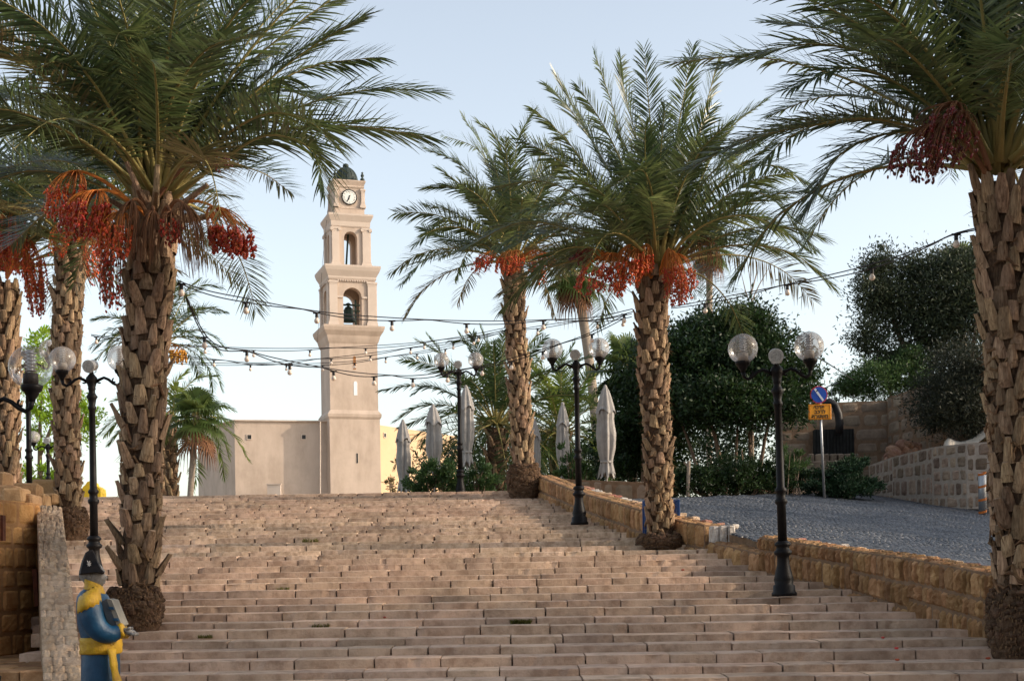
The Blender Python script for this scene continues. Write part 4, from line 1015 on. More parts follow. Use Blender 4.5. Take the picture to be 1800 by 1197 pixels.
fill_crown(E, P(1155, 468, 24.4), 38, 3.1, 60, .5, .029, 12, 88, az0=.9, sag=.85)
for sd_, (x, y, r_, h_, m_) in enumerate(((1035, 490, .30, .6, 'date'), (1105, 475, .2, .7, 'date_or'), (1085, 500, .14, .4, 'date_or'), (1205, 485, .24, .85, 'date_or'), (1190, 515, .18, .5, 'date'), (1130, 460, .16, .5, 'date_or'), (1020, 430, .2, .6, 'date_dk'))):
    bunch(E, P(1150+(x-1150)*.2, 490, 24.2), P(1150+(x-1150)*.65, 445-(sd_ % 3)*8, 23.9), P(x, y+6, 23.9), r_, h_, 40, 210, m_, seed=50+sd_)
bunch(E, P(1170, 480, 24.3), P(1225, 415, 24.3), P(1240, 450, 24.3), .28, .6, 90, 0, 'date', 'stalk_dry', seed=60)
# --- F, right front
Fp = palm('dark shaded date palm in the right foreground with maroon dates', 15.6, (1788, 1138), None, 0)
trunk(Fp, PX(15.6, (1792, 1150), (1789, 1000), (1783, 850), (1776, 700), (1770, 560), (1763, 430), (1757, 330)), .222, .19, .27, .0245, .23, botfrac=.6, seed=27, rtop=1.15)
b = P(1790, 1140, 15.6); root_mass(Fp, (b.x, b.y, b.z-.05), .28, .70, 17)
for (pts, dd, tw_) in [(((1745,300),(1635,108),(1540,38),(1443,2)), .2, .2), (((1742,305),(1610,135),(1440,78),(1262,118)), -.6, .2), (((1738,312),(1640,190),(1500,120),(1380,160)), -1.0, .3),
    (((1735,318),(1620,218),(1470,215),(1312,248),(1205,300)), -.4, .1), (((1738,318),(1600,232),(1490,262),(1412,378)), .5, .3), (((1750,300),(1690,100),(1640,0),(1600,-90)), -.4, .1),
    (((1755,300),(1730,100),(1710,-50),(1700,-140)), .3, .1), (((1742,310),(1600,160),(1480,60),(1350,40)), .9, .2), (((1760,300),(1790,120),(1850,0),(1930,-80)), .2, 0), (((1752,305),(1760,160),(1775,80),(1770,150)), -2.8, .2),
    (((1748,300),(1660,60),(1560,-40),(1470,-90)), .8, .1), (((1765,305),(1840,200),(1930,160),(2020,190)), 0, .2), (((1765,310),(1830,260),(1900,260),(1960,320)), -.8, .2), (((1745,305),(1650,150),(1560,70),(1500,100)), -2.2, .3), (((1740,310),(1640,200),(1560,170),(1500,200)), 1.8, -.3)]:
    n = len(pts); frond(Fp, [P(x, y, 15.6+dd*i/(n-1)) for i, (x, y) in enumerate(pts)], 84, .52, .028, twist=tw_)
fill_crown(Fp, P(1756, 290, 15.6), 30, 3.5, 60, .5, .028, 15, 88, az0=.2)
fill_crown(Fp, P(1756, 285, 15.6), 14, 4.0, 72, .54, .028, 45, 88, az0=2.7, sag=.75)
bunch(Fp, P(1735, 310, 15.4), P(1655, 215, 15.0), P(1612, 285, 15.0), .28, .55, 60, 200, 'date_dk', 'stalk_dry', seed=70)
bunch(Fp, P(1740, 300, 15.4), P(1690, 195, 15.1), P(1655, 265, 15.0), .30, .6, 50, 170, 'date_dk', 'stalk_dry', seed=71)
bunch(Fp, P(1736, 290, 15.3), P(1680, 180, 14.9), P(1650, 215, 14.9), .26, .4, 30, 80, 'date_dk', 'stalk_dry', seed=72)
# --- background date palms
def bgpalm(label, D, heart, base, n, L, nl, ll, lw, mats, emin=-40, trunk_r=.2, name='date_palm', expl=(), az0=0, bunchat=None, group='background palms', emax=85):
    hb = P(*heart, D); bb = P(*base, D); bb.z = gz(bb.x, bb.y)
    root = thing(name, label, 'palm tree', tuple(bb), group)
    mb_top = hb-Vector((0, 0, .15))
    trunk(root, [bb-Vector((0,0,.1)), bb.lerp(mb_top, .5), mb_top], trunk_r, .2, .36, .075, .4, botfrac=.1, seed=int(D)+3, rtop=1.1)
    for pts in expl:
        k = len(pts); frond(root, [P(x, y, D) for x, y in pts], nl, ll, lw, mats, twist=rng.normal(0, .2))
    fill_crown(root, hb, n, L, nl, ll, lw, emin, emax, mats, az0=az0)
    return root
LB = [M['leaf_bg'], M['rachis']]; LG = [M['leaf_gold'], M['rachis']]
g1 = bgpalm('blurry background date palm behind the largest left trunk, upper crown', 58, (278, 600), (290, 870), 20, 3.0, 34, .5, .05, LB,
       expl=[((290,600),(330,520),(360,500),(390,505)), ((290,600),(330,560),(365,540),(398,548)), ((292,605),(340,580),(372,590),(395,612)), ((292,608),(340,610),(372,640),(390,685)),
             ((270,600),(230,575),(195,580),(160,610)), ((270,605),(235,590),(200,600),(185,630)), ((285,595),(310,530),(330,510),(350,490))], emin=-10, emax=75)
bunch(g1, P(295, 610, 57.5), P(306, 606, 57), P(312, 625, 57), .35, .9, 20, 150, 'date_y', seed=80, ds=.09)
bgpalm('lower background date palm with drooping fronds behind the largest left trunk', 52, (300, 740), (303, 870), 12, 2.6, 34, .5, .05, LG,
       expl=[((305,735),(360,735),(405,760),(437,808)), ((305,740),(350,760),(385,790),(395,840)), ((295,735),(240,720),(205,735),(172,765)), ((295,735),(250,740),(215,755),(190,780)), ((302,730),(320,690),(345,665),(380,660)),
             ((300,740),(330,770),(345,820),(340,862)), ((300,728),(300,690),(310,670),(330,650))], emin=0, emax=60)
bgpalm('wide bushy young date palm behind the middle parasols', 46, (872, 745), (872, 850), 46, 4.0, 48, .5, .045, LB, emin=-30, trunk_r=.3,
       expl=[((860,745),(800,660),(760,600),(752,590)), ((860,745),(790,690),(745,680),(728,692)), ((860,750),(800,720),(755,730),(700,752)), ((865,745),(840,650),(815,600),(790,600)), ((880,740),(960,660),(1000,620),(1010,600)), ((870,740),(870,640),(850,590),(845,575))])
bgpalm('second bushy date palm crown between the middle palms', 48, (985, 760), (985, 850), 36, 3.4, 44, .5, .045, LG, emin=-20, trunk_r=.3, az0=1)
# fan palms
def fan_leaf(root, base, ctr, nrm_, r, n=34, mats=None, droop=.35):
    base = np.array(list(base)); ctr = np.array(list(ctr)); T_ = nrm(ctr-base); nv = nrm(np.array(nrm_)-T_*np.dot(nrm_, T_)); S_ = np.cross(T_, nv); V = []; Fq = []
    for i in range(n):
        a = (i/(n-1)-.5)*R(290); d = T_*math.cos(a)+S_*math.sin(a); ln = r*(.8+.2*math.cos(a/2))*rng.uniform(.9, 1.05); w_ = r*.055
        s = np.cross(d, nv); b = ctr; m1 = ctr+d*ln*.5+nv*.03*r; m2 = m1+(d*.25)*ln+np.array([0, 0, -droop*.1*ln]); tp = ctr+d*ln+np.array([0, 0, -droop*ln*rng.uniform(.5, 1.2)])
        o = len(V); V += [b-s*w_*.1, b+s*w_*.1, m1-s*w_, m1+s*w_, m2-s*w_*.6, m2+s*w_*.6, tp-s*.004, tp+s*.004]; Fq += [[o,o+1,o+3,o+2],[o+2,o+3,o+5,o+4],[o+4,o+5,o+7,o+6]]
    nl = len(Fq); k = 4; cs = [base, (base+ctr)/2+np.array([0,0,.05]), ctr]; o = len(V)
    for p in cs:
        for q in range(k): V.append(p+(S_*math.cos(q*math.pi/2)+nv*math.sin(q*math.pi/2))*.02)
    for i in range(2):
        for q in range(k): Fq.append([o+i*k+q, o+i*k+(q+1) % k, o+(i+1)*k+(q+1) % k, o+(i+1)*k+q])
    mi = [0]*nl+[1]*(len(Fq)-nl)
    np_mesh('frond', np.array(V), np.array(Fq), mats or [M['fan'], M['rachis']], root, tuple(root['org']), mi)
def fan_palm(label, D, heart, base, n, r, pet, tr, skirt=0, emin=-30, bend=0):
    hb = P(*heart, D); bb = P(*base, D); bb.z = gz(bb.x, bb.y); root = thing('fan_palm', label, 'palm tree', tuple(bb), 'background palms')
    mb = MB(); mb.tube([Vector(p) for p in curve_pts([bb-Vector((0,0,.1)), bb.lerp(hb, .5)+Vector((bend, 0, 0)), hb], 14)], [tr*1.3]+[tr]*12+[tr*1.1], 12)
    mb.build('trunk', M['pale_bark'], root, True)
    for i in range(n):
        az = i*2.4; el = R(emin+(88-emin)*(i+.5)/n); d = Vector((math.cos(az)*math.cos(el), math.sin(az)*math.cos(el), math.sin(el))); c = hb+d*pet*rng.uniform(.8, 1.1)-Vector((0,0,.1))
        fan_leaf(root, hb, c, (d.x*-.3+.05, d.y*-.3-.2, 1), r*rng.uniform(.85, 1.1), 28)
    if skirt:
        for i in range(skirt):
            az = i*2.4; c = hb+Vector((math.cos(az)*.45, math.sin(az)*.45, -.7-.5*rng.random())); fan_leaf(root, hb, c, (math.cos(az), math.sin(az), .2), r*.8, 20, [M['stalk_dry'], M['stalk_dry']], .8)
    return root
fan_palm('bright green fan palm with a thin trunk near the church corner', 50, (345, 730), (330, 870), 26, .75, .7, .11, 6, -40)
fan_palm('tall fan palm whose pale trunk curves up between the middle palms', 60, (1010, 480), (1052, 880), 30, .9, .9, .2, 10, -50, .3)
fan_palm('tall distant fan palm on a thin trunk rising over the bushy tree', 75, (1247, 435), (1246, 880), 24, .9, .8, .17, 8, -50)
fan_palm('broad leaved fan palm at the left side of the bushy tree', 43, (1105, 650), (1112, 870), 16, .85, .75, .16, 0, -30)
fan_palm('small fan palm top above the olive tree at the right', 58, (1688, 480), (1700, 860), 18, .85, .8, .16, 2, -20)

# ------------------------------------------------------------------ broadleaved trees and shrubs
def leaves(root, blobs, n, size, m, asp=2.6, name='crown', clump=.34, seed=0, hollow=.45, up=.3):
    """blobs: (centre, (rx, ry, rz)) ellipsoids; leaves gathered in clumps through their outer volume"""
    g = np.random.default_rng(seed); vol = np.array([b[1][0]*b[1][1]+b[1][0]*b[1][2] for b in blobs]); vol = vol/vol.sum(); Vs = []
    for (c, r), f in zip(blobs, vol):
        c = np.array(list(c)); r = np.array(r); k = max(3, int(n*f)); nc = max(6, int(k/70))
        d = nrm(g.normal(size=(nc, 3))); rad = (hollow+(1-hollow)*g.random(nc)**.6)[:, None]; cc = c+d*rad*r*(1+g.normal(0, .07, (nc, 1)))
        cs = clump*g.uniform(.5, 1.3, nc)*min(1.0, float(np.mean(r)))
        ci = g.integers(0, nc, k); p = cc[ci]+g.normal(size=(k, 3))*cs[ci][:, None]*.55*np.array([1, 1, .8])
        ax = nrm(g.normal(size=(k, 3))+nrm(p-c)*.8+np.array([0, 0, up])); b = nrm(np.cross(ax, g.normal(size=(k, 3)))); s = size*g.uniform(.6, 1.3, k)[:, None]
        Vs.append(np.stack([p, p+ax*s*.5+b*s/asp/2, p+ax*s, p+ax*s*.5-b*s/asp/2], 1).reshape(-1, 3))
    V = np.concatenate(Vs); Fq = np.arange(len(V)).reshape(-1, 4)
    return np_mesh(name, V, Fq, [m], root, tuple(root['org']))
def tree(label, base, limbs, blobs, n, size, m, name='bushy_tree', group=None, asp=2.6, clump=.34, seed=0, r0=.14, bark='bark', hollow=.45):
    """limbs: list of polylines of world points"""
    root = thing(name, label, 'tree', tuple(base), group); mb = MB()
    for i, l in enumerate(limbs):
        c = curve_pts(l, 9) if len(l) > 2 else [l[0], (Vector(l[0])+Vector(l[1]))/2, l[1]]; k = len(c); r = r0 if i == 0 else r0*.7
        mb.tube([Vector(p) for p in c], [r*(1-.75*q/(k-1)) for q in range(k)], 8)
    mb.build('trunk', M[bark], root, True); leaves(root, blobs, n, size, m, asp, clump=clump, seed=seed, hollow=hollow); return root
def bl(x, y, D, rx, rz, ry=None):
    k = D/F_PX; return (P(x, y, D), (rx*k, ry if ry else rx*k*.9, rz*k))
def gp(x, D): p = P(x, 870, D); return Vector((p.x, D, gz(p.x, D)))
b_ = gp(1300, 40)
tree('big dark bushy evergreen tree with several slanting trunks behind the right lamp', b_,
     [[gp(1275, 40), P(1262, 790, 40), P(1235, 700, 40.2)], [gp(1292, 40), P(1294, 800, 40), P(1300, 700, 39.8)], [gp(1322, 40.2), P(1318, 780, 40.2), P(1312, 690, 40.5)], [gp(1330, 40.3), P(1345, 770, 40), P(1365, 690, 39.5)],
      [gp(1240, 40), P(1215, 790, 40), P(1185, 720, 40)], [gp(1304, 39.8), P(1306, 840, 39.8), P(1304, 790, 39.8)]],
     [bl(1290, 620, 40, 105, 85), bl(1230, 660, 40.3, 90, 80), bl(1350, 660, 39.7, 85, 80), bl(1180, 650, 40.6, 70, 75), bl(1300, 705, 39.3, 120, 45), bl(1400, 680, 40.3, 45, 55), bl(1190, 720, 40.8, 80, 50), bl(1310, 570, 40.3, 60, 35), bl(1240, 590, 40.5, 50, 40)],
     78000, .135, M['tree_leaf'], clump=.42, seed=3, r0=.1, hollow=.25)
b_ = gp(1130, 41.5)
tree('dark dense shrubby tree behind the right centre palm trunk', b_, [[b_, P(1130, 800, 41.5), P(1120, 720, 41.5)], [b_, P(1160, 790, 41.5), P(1180, 740, 41.5)]],
     [bl(1120, 740, 41.8, 60, 80), bl(1090, 790, 42, 50, 60), bl(1160, 790, 42, 60, 60), bl(1105, 680, 42.4, 40, 45)], 26000, .135, M['tree_leaf'], seed=4, r0=.1, hollow=.2)
b_ = P(1610, 760, 48); 
tree('tall sparse olive tree on the right bank above the tall wall', b_, [[b_, P(1600, 640, 48), P(1570, 560, 48), P(1545, 470, 48)], [b_, P(1640, 640, 48), P(1680, 560, 48)], [P(1600, 640, 48), P(1560, 620, 47.8), P(1525, 620, 47.6)], [P(1700, 730, 47), P(1710, 620, 47), P(1720, 540, 47)]],
     [bl(1545, 468, 48, 36, 34), bl(1545, 520, 47.8, 45, 38), bl(1580, 545, 48, 55, 45), bl(1530, 590, 47.6, 34, 34), bl(1600, 480, 48.2, 38, 34), bl(1660, 510, 48, 70, 60), bl(1720, 560, 47.5, 60, 90), bl(1640, 590, 48, 65, 60), bl(1560, 640, 47.6, 40, 30), bl(1690, 460, 48.6, 50, 24), bl(1760, 500, 48, 50, 90)],
     80000, .13, M['olive_leaf'], name='olive_tree', seed=5, r0=.16, asp=3, hollow=.15, clump=.62)
b_ = P(1700, 770, 42.6)
tree('dark twiggy bush hanging over the curved wall on the right', b_, [[b_, P(1690, 720, 42.6), P(1650, 680, 42.6)], [b_, P(1710, 700, 42.6), P(1730, 640, 42.6)]],
     [bl(1650, 700, 42.6, 50, 46), bl(1700, 720, 42.2, 60, 50), bl(1690, 650, 42.8, 60, 40), bl(1640, 735, 42, 34, 28), bl(1750, 680, 42.4, 50, 70)], 32000, .12, M['dry_leaf'], name='dark_bush', seed=6, r0=.06, asp=4, clump=.6, hollow=.1)
b_ = P(1570, 710, 46.8)
tree('deep green feathery shrub on top of the tall block wall', b_, [[b_, P(1560, 680, 46.8), P(1540, 650, 46.8)]],
     [bl(1540, 670, 46.8, 55, 34), bl(1590, 665, 47, 50, 38), bl(1500, 680, 47, 30, 18), bl(1630, 680, 46.6, 40, 26), bl(1475, 690, 47.4, 16, 14), bl(1600, 630, 47.2, 30, 24)], 20000, .13, M['bush_leaf'], name='green_shrub', seed=7, r0=.06, asp=4)
def shrub(label, x, D, blobs, n, size, m, seed, asp=3, name='shrub', group='shrubs beyond the steps'):
    b_ = gp(x, D); root = thing(name, label, 'shrub', tuple(b_), group); mb = MB(); rd = random.Random(seed)
    for (c, r) in blobs:
        for k in range(5):
            e = Vector(c)+Vector((rd.uniform(-1, 1)*r[0]*.7, rd.uniform(-1, 1)*r[1]*.5, rd.uniform(0, .9)*r[2])); s = b_+Vector((rd.uniform(-.1, .1)+(c[0]-b_.x)*.4, rd.uniform(-.1, .1), 0))
            mb.tube([s, s.lerp(e, .5)+Vector((0, 0, .1)), e], [.02, .014, .005], 5)
    mb.build('stems', M['bark'], root); leaves(root, blobs, n, size, m, asp, name='foliage', clump=.25, seed=seed, hollow=.2, up=1.0); return root
shrub('rounded green shrub between the first two parasols at the top of the steps', 760, 37.5, [bl(765, 835, 37.5, 42, 32), bl(735, 848, 37.5, 28, 20), bl(790, 850, 37.4, 26, 22)], 5200, .11, M['bush_leaf'], 11)
shrub('green shrub beside the third lamp post at the top of the steps', 840, 37.9, [bl(840, 832, 37.9, 28, 28), bl(825, 850, 37.8, 30, 20), bl(858, 850, 38, 18, 22)], 3600, .11, M['bush_leaf'], 12)
shrub('upright light green shrub in front of the fifth parasol', 1005, 37.2, [bl(1005, 815, 37.2, 26, 34), bl(990, 840, 37.2, 20, 22), bl(1022, 835, 37.2, 18, 22)], 3000, .11, M['bush_leaf'], 13)
shrub('thin dry plant at the foot of the church side wall', 690, 36.2, [bl(688, 852, 36.2, 12, 14)], 220, .09, M['leaf_dry'], 14)
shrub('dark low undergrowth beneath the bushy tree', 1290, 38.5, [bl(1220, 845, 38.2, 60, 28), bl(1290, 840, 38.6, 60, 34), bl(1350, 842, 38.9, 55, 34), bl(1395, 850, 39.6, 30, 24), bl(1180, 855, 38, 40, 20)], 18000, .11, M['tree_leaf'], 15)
shrub('pale tufted plants at the right foot of the bushy tree', 1380, 38.2, [bl(1372, 820, 38.9, 26, 34), bl(1400, 812, 40.8, 20, 26)], 2600, .14, M['bush_leaf'], 16, asp=6)
shrub('dark spreading juniper bush around the sign pole', 1480, 39.6, [bl(1482, 835, 39.6, 48, 28), bl(1470, 858, 39.4, 64, 18), bl(1500, 815, 39.8, 24, 16), bl(1440, 838, 39.7, 28, 12), bl(1520, 856, 39.6, 36, 16)], 15000, .10, M['dark_leaf'], 17, name='juniper_bush')
b_ = gp(72, 50)
tree('lime green sunlit tree glimpsed between the left palm trunks', b_, [[b_, P(70, 780, 50), P(74, 680, 50)], [P(70, 800, 50), P(95, 740, 50), P(110, 700, 50)]],
     [bl(72, 680, 50, 34, 60), bl(85, 760, 50, 36, 45), bl(60, 840, 50, 30, 30), bl(130, 740, 50.5, 40, 50), bl(75, 610, 50.4, 22, 40), bl(100, 850, 50, 40, 20)], 9000, .16, M['lime_leaf'], name='lime_green_tree', seed=18, r0=.12)
# unseen trees added to the right of the frame: they shade the foot of the steps, the front palm and the plaza
for (X, Y, h_, rr_, n_, sd_, lb) in ((15.5, 13.0, 9.0, 4.6, 26000, 31, 'unseen broad evergreen tree added for shade right of the picture, level with the foot of the steps'), (21, 27, 6.4, 3.6, 16000, 32, 'unseen evergreen tree added for shade right of the picture beside the plaza'), (23, 35, 6.8, 4.2, 18000, 33, 'unseen evergreen tree added for shade right of the picture near the curved wall')):
    z_ = gz(X, Y); b_ = Vector((X, Y, z_)); c_ = b_+Vector((0, 0, h_-1))
    tree(lb, b_, [[b_, b_+Vector((.3, 0, h_*.4)), c_], [b_+Vector((.2, 0, h_*.35)), b_+Vector((1.5, 1, h_*.6)), b_+Vector((2.4, 1.5, h_*.85))], [b_+Vector((.2, 0, h_*.3)), b_+Vector((-1.3, -1, h_*.55)), b_+Vector((-2.2, -1.6, h_*.8))]],
         [(c_, (rr_, rr_*1.1, rr_*.75)), (c_+Vector((1, 2, -1.5)), (rr_*.7, rr_*.8, rr_*.5)), (c_+Vector((-1, -2.2, -1.2)), (rr_*.7, rr_*.8, rr_*.5)), (c_+Vector((0, .6, rr_*.45)), (rr_*.6, rr_*.7, rr_*.45))], n_, .2, M['tree_leaf'], seed=sd_, r0=.28, clump=.6, hollow=.2, group='unseen shade trees added right of the frame')
# bare twigs over the bushy tree
t = thing('bare_sapling', 'leafless thin branches poking above the bushy tree', 'sapling', tuple(gp(1322, 40.9))); mb = MB()
for pts in (((1322,560),(1320,500),(1312,450)), ((1321,530),(1335,500),(1352,470)), ((1320,540),(1310,510),(1303,480)), ((1321,515),(1330,480),(1328,455)), ((1322,860),(1323,700),(1322,560))):
    mb.tube(PX(40.9, *pts), [.022, .016, .006] if pts[0][1] < 800 else [.06, .04, .022], 5)
mb.build('trunk', M['pale_bark'], t)
# far hill of foliage closing the view low down behind the parasols
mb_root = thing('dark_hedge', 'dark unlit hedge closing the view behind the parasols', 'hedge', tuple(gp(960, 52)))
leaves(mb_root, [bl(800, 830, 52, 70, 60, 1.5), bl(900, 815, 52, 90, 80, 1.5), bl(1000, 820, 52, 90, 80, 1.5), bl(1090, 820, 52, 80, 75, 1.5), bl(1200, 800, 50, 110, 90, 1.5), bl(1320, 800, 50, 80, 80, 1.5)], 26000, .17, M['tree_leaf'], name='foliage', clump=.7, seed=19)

# ------------------------------------------------------------------ closed parasols
def parasol(x, yt, yb, D, label, seed, wpx):
    c = P(x, yt, D); bz_ = gz(c.x, D); root = thing('closed_parasol', label, 'parasol', (c.x, D, bz_), 'closed grey parasols'); rd = random.Random(seed)
    zt = c.z; zb_ = P(x, yb, D).z; H = zt-zb_; rr = wpx/2*D/F_PX
    mb = MB(); mb.lathe([(.24, bz_), (.24, bz_+.06), (.05, bz_+.09), (.03, bz_+.12), (.03, zt-.05), (.05, zt-.02), (.04, zt+.03), (.005, zt+.06)], (c.x, D, 0), 14); mb.build('pole', M['canvas'], root, True)
    n, m = 40, 26; vs = []; mb = MB(); ph = rd.uniform(0, 6)
    prof_t = [0, .06, .2, .30, .36, .5, .66, .78, .82, .9, 1.0]; prof_r = [.12, .30, .62, .88, .80, .98, .92, .66, .60, .78, .92]
    for i in range(m+1):
        f = i/m; R0 = rr*float(np.interp(f, prof_t, prof_r))
        for q in range(n):
            a = 2*math.pi*q/n; fold = .5+.5*math.cos(8*a+ph+f*1.5); R1 = R0*(.70+.34*fold+.07*math.sin(17*a+f*5))*(1+rd.uniform(-.015, .015)); z = zt-H*f
            if i == m: z += .22*(.5-.5*math.cos(8*a+ph+1.5))*min(1, H/2)
            vs.append((c.x+R1*math.cos(a)+.05*math.sin(f*3+ph)*rr, D+R1*math.sin(a), z))
    mb.add(vs, [(i*n+q, i*n+(q+1) % n, (i+1)*n+(q+1) % n, (i+1)*n+q) for i in range(m) for q in range(n)]); cv = mb.build('canopy', M['canvas'], root, True)
    mb = MB(); vs = []; m2 = 7      # overlapping vent skirt
    for i in range(m2+1):
        f = i/m2
        for q in range(n):
            a = 2*math.pi*q/n; fold = .5+.5*math.cos(8*a+ph+.4); R1 = rr*(.14+.86*f**.7)*(.82+.25*fold)*(1+rd.uniform(-.01, .01)); z = zt+.01-H*.30*f
            if i == m2: z += .12*(.5-.5*math.cos(4*a+ph))
            vs.append((c.x+R1*math.cos(a), D+R1*math.sin(a), z))
    mb.add(vs, [(i*n+q, i*n+(q+1) % n, (i+1)*n+(q+1) % n, (i+1)*n+q) for i in range(m2) for q in range(n)]); mb.build('vent_flap', M['canvas'], cv, True)
    mb = MB(); zz = zt-H*.81; mb.lathe([(rr*.62, zz-.03), (rr*.64, zz), (rr*.62, zz+.03)], (c.x, D, 0), 20); mb.build('strap', M['canvas'], cv, True)
parasol(708, 740, 868, 42.5, 'closed grey parasol in front of the church side wall, leftmost', 1, 27)
parasol(761, 713, 835, 41.5, 'closed grey parasol between the leftmost one and the third lamp post', 2, 30)
parasol(819, 680, 822, 40, 'closed grey parasol directly behind the third lamp post', 3, 30)
parasol(937, 735, 868, 41, 'closed grey parasol almost hidden behind the slender middle palm', 4, 27)
parasol(989, 710, 850, 39, 'closed grey parasol above the upright light green shrub', 5, 25)
parasol(1064, 680, 843, 37, 'closed grey parasol tallest, standing free behind the low wall', 6, 35)

# ------------------------------------------------------------------ no stopping sign
sp = gp(1449, 38.2)
t = thing('road_sign', 'round blue no stopping sign above a yellow Hebrew plate on a steel pole', 'road sign', tuple(sp))
top = P(1438, 681, 38.2)
mb = MB(); mb.tube([sp, Vector((top.x+.03, 38.2, top.z))], .035, 10); mb.build('pole', M['steel'], t, True)
cs = P(1439, 694, 38.13); k = 38.2/F_PX; mb = MB(); mb.tube([cs, cs+Vector((0, -.03, 0))], 15.5*k, 32); d0 = mb.build('round_sign', M['sign_r'], t)
mb = MB(); mb.tube([cs+Vector((0, -.03, 0)), cs+Vector((0, -.036, 0))], 13.6*k, 32); mb.build('blue_disc', M['sign_b'], d0)
mb = MB(); a_ = R(-55); mb.box(cs+Vector((0, -.042, 0)), (26*k, .008, 3.6*k), Matrix.Rotation(R(55), 3, 'Y')); mb.build('stripe', M['sign_w'], d0)
cp = P(1441, 724, 38.13); w_, h_ = 40*k, 27*k; mb = MB(); mb.bbox(cp, (w_, .03, h_), .012); pl_ = mb.build('yellow_plate', M['sign_y'], t)
mb = MB()
for dx, dz, a, b in ((0, h_/2-.03, w_-.06, .018), (0, -h_/2+.03, w_-.06, .018), (w_/2-.03, 0, .018, h_-.06), (-w_/2+.03, 0, .018, h_-.06)): mb.box(cp+Vector((dx, -.018, dz)), (a, .006, b))
mb.build('border', mat('darker_yellow_edge', (.5,.16,.01), .5), pl_)
for i, s in enumerate(('\u05e4\u05e8\u05d8', '\u05dc\u05e8\u05db\u05d1', '\u05de\u05e9\u05d8\u05e8\u05d4')):
    word = s if i < 2 else '\u05de\u05e9\u05d8\u05e8\u05d4'
    zc = cp.z+h_*(.29-.29*i)
    text_mb(word[::-1], h_*.34, lambda v, zc=zc: Vector((cp.x+v.x, cp.y-.02-v.z, zc+v.y)), M['ink'], 'lettering', pl_)

# bollard, tent, rocks
b_ = P(1727, 871, 36.5); t = thing('bollard', 'grey post with orange reflective bands by the curved wall', 'bollard', (b_.x, b_.y, gz(b_.x, b_.y))); z0 = gz(b_.x, b_.y); zt_ = P(1727, 831, 36.5).z
mb = MB(); mb.lathe([(.1, z0), (.1, zt_-.02), (.08, zt_)], (b_.x, b_.y, 0), 16); mb.build('post', M['steel'], t, True)
for f in (.98, .68, .36, .06):
    mb = MB(); zz = z0+(zt_-z0)*f; vs = []
    for q in range(16):
        a = 2*math.pi*q/16; o = .03*math.cos(a-.4); vs += [(b_.x+.105*math.cos(a), b_.y+.105*math.sin(a), zz-.03+o), (b_.x+.105*math.cos(a), b_.y+.105*math.sin(a), zz+.03+o)]
    mb.add(vs, [(2*q, 2*((q+1) % 16), 2*((q+1) % 16)+1, 2*q+1) for q in range(16)]); mb.build('band', M['orange'], t)
t = thing('fabric_canopy', 'cream tent canopy with two raised peaks behind the curved wall', 'canopy', P(1700, 785, 43)); mb = MB(); vs = []; nx_, ny_ = 24, 8
for j in range(ny_+1):
    for i in range(nx_+1):
        x = 1655+i*(1790-1655)/nx_; y = float(np.interp(x, [1655, 1660, 1668, 1676, 1690, 1710, 1735, 1755, 1790], [792, 776, 768, 773, 776, 770, 750, 735, 722])); vs.append(P(x, y+((j/ny_-.5)**2)*14*(1 if j else 1)+(12 if j in (0, ny_) else 0), 41.2+j*.35))
mb.add(vs, [(j*(nx_+1)+i, j*(nx_+1)+i+1, (j+1)*(nx_+1)+i+1, (j+1)*(nx_+1)+i) for j in range(ny_) for i in range(nx_)]); mb.build('fabric', M['tent'], t, True)
mb = MB(); mb.tube([P(1668, 770, 42.5), P(1668, 870, 42.5)], .04, 6); mb.tube([P(1755, 737, 42.5), P(1755, 870, 42.5)], .04, 6); mb.build('pole', M['steel'], t)
mb = MB(); rd = random.Random(4)
for i in range(26):
    x = rd.uniform(1562, 1615); y = float(np.interp(x, [1560, 1580, 1600, 1618], [806, 790, 784, 800]))+rd.uniform(-6, 14); mb.ball(P(x, y, 42.9+rd.uniform(0, .6)), (rd.uniform(.12, .3), .2, rd.uniform(.1, .2)), 7, 5, 0, Matrix.Rotation(rd.uniform(-.6, .6), 3, 'Y'))
tag(mb.build('rock_pile', M['rubble_red'], loc=P(1590, 800, 43)), 'pile of red brown rocks behind the left end of the curved wall', 'rocks')
mb = MB(); p = P(1212, 845, 38.6); mb.tube([P(1209, 872, 37.6), P(1211, 810, 37.6)], .05, 7); mb.tube([P(1209, 820, 37.6), P(1203, 812, 37.6)], .03, 5); tag(mb.build('wooden_stake', M['pale_bark'], loc=p), 'short pale stake in the undergrowth right of the right centre palm', 'stake')
# blue bin behind palm E
p = P(1162, 945, 25.1); z0 = zplane(24.6); t = thing('litter_bin', 'blue metal frame bin behind the right centre palm', 'bin', (p.x, 25.1, z0)); zt_ = P(1162, 879, 25.1).z
xa, xb = P(1133, 900, 25.1).x, P(1191, 900, 25.1).x; mb = MB()
for x in (xa, xb):
    for y in (24.95, 25.25): mb.bbox((x, y, (z0+zt_)/2), (.05, .05, zt_-z0), .006)
for z in (zt_-.03, z0+.08):
    for y in (24.95, 25.25): mb.bbox(((xa+xb)/2, y, z), (xb-xa-.052, .04, .05), .006)
mb.build('frame', M['bluepaint'], t)
mb = MB()
for k in range(14): mb.box((xa+(xb-xa)*(k+.5)/14, 24.96, (z0+zt_)/2), (.008, .008, zt_-z0-.15))
for k in range(9): mb.box(((xa+xb)/2, 24.968, z0+.14+(zt_-z0-.22)*k/8), (xb-xa-.06, .006, .008))
for k in range(8): mb.box((xb-.008, 24.99+.03*k, (z0+zt_)/2), (.006, .006, zt_-z0-.15))
mb.box(((xa+xb)/2, 25.12, (z0+zt_)/2), (xb-xa-.1, .2, zt_-z0-.2)); mb.build('panel', M['bluepaint'], t)
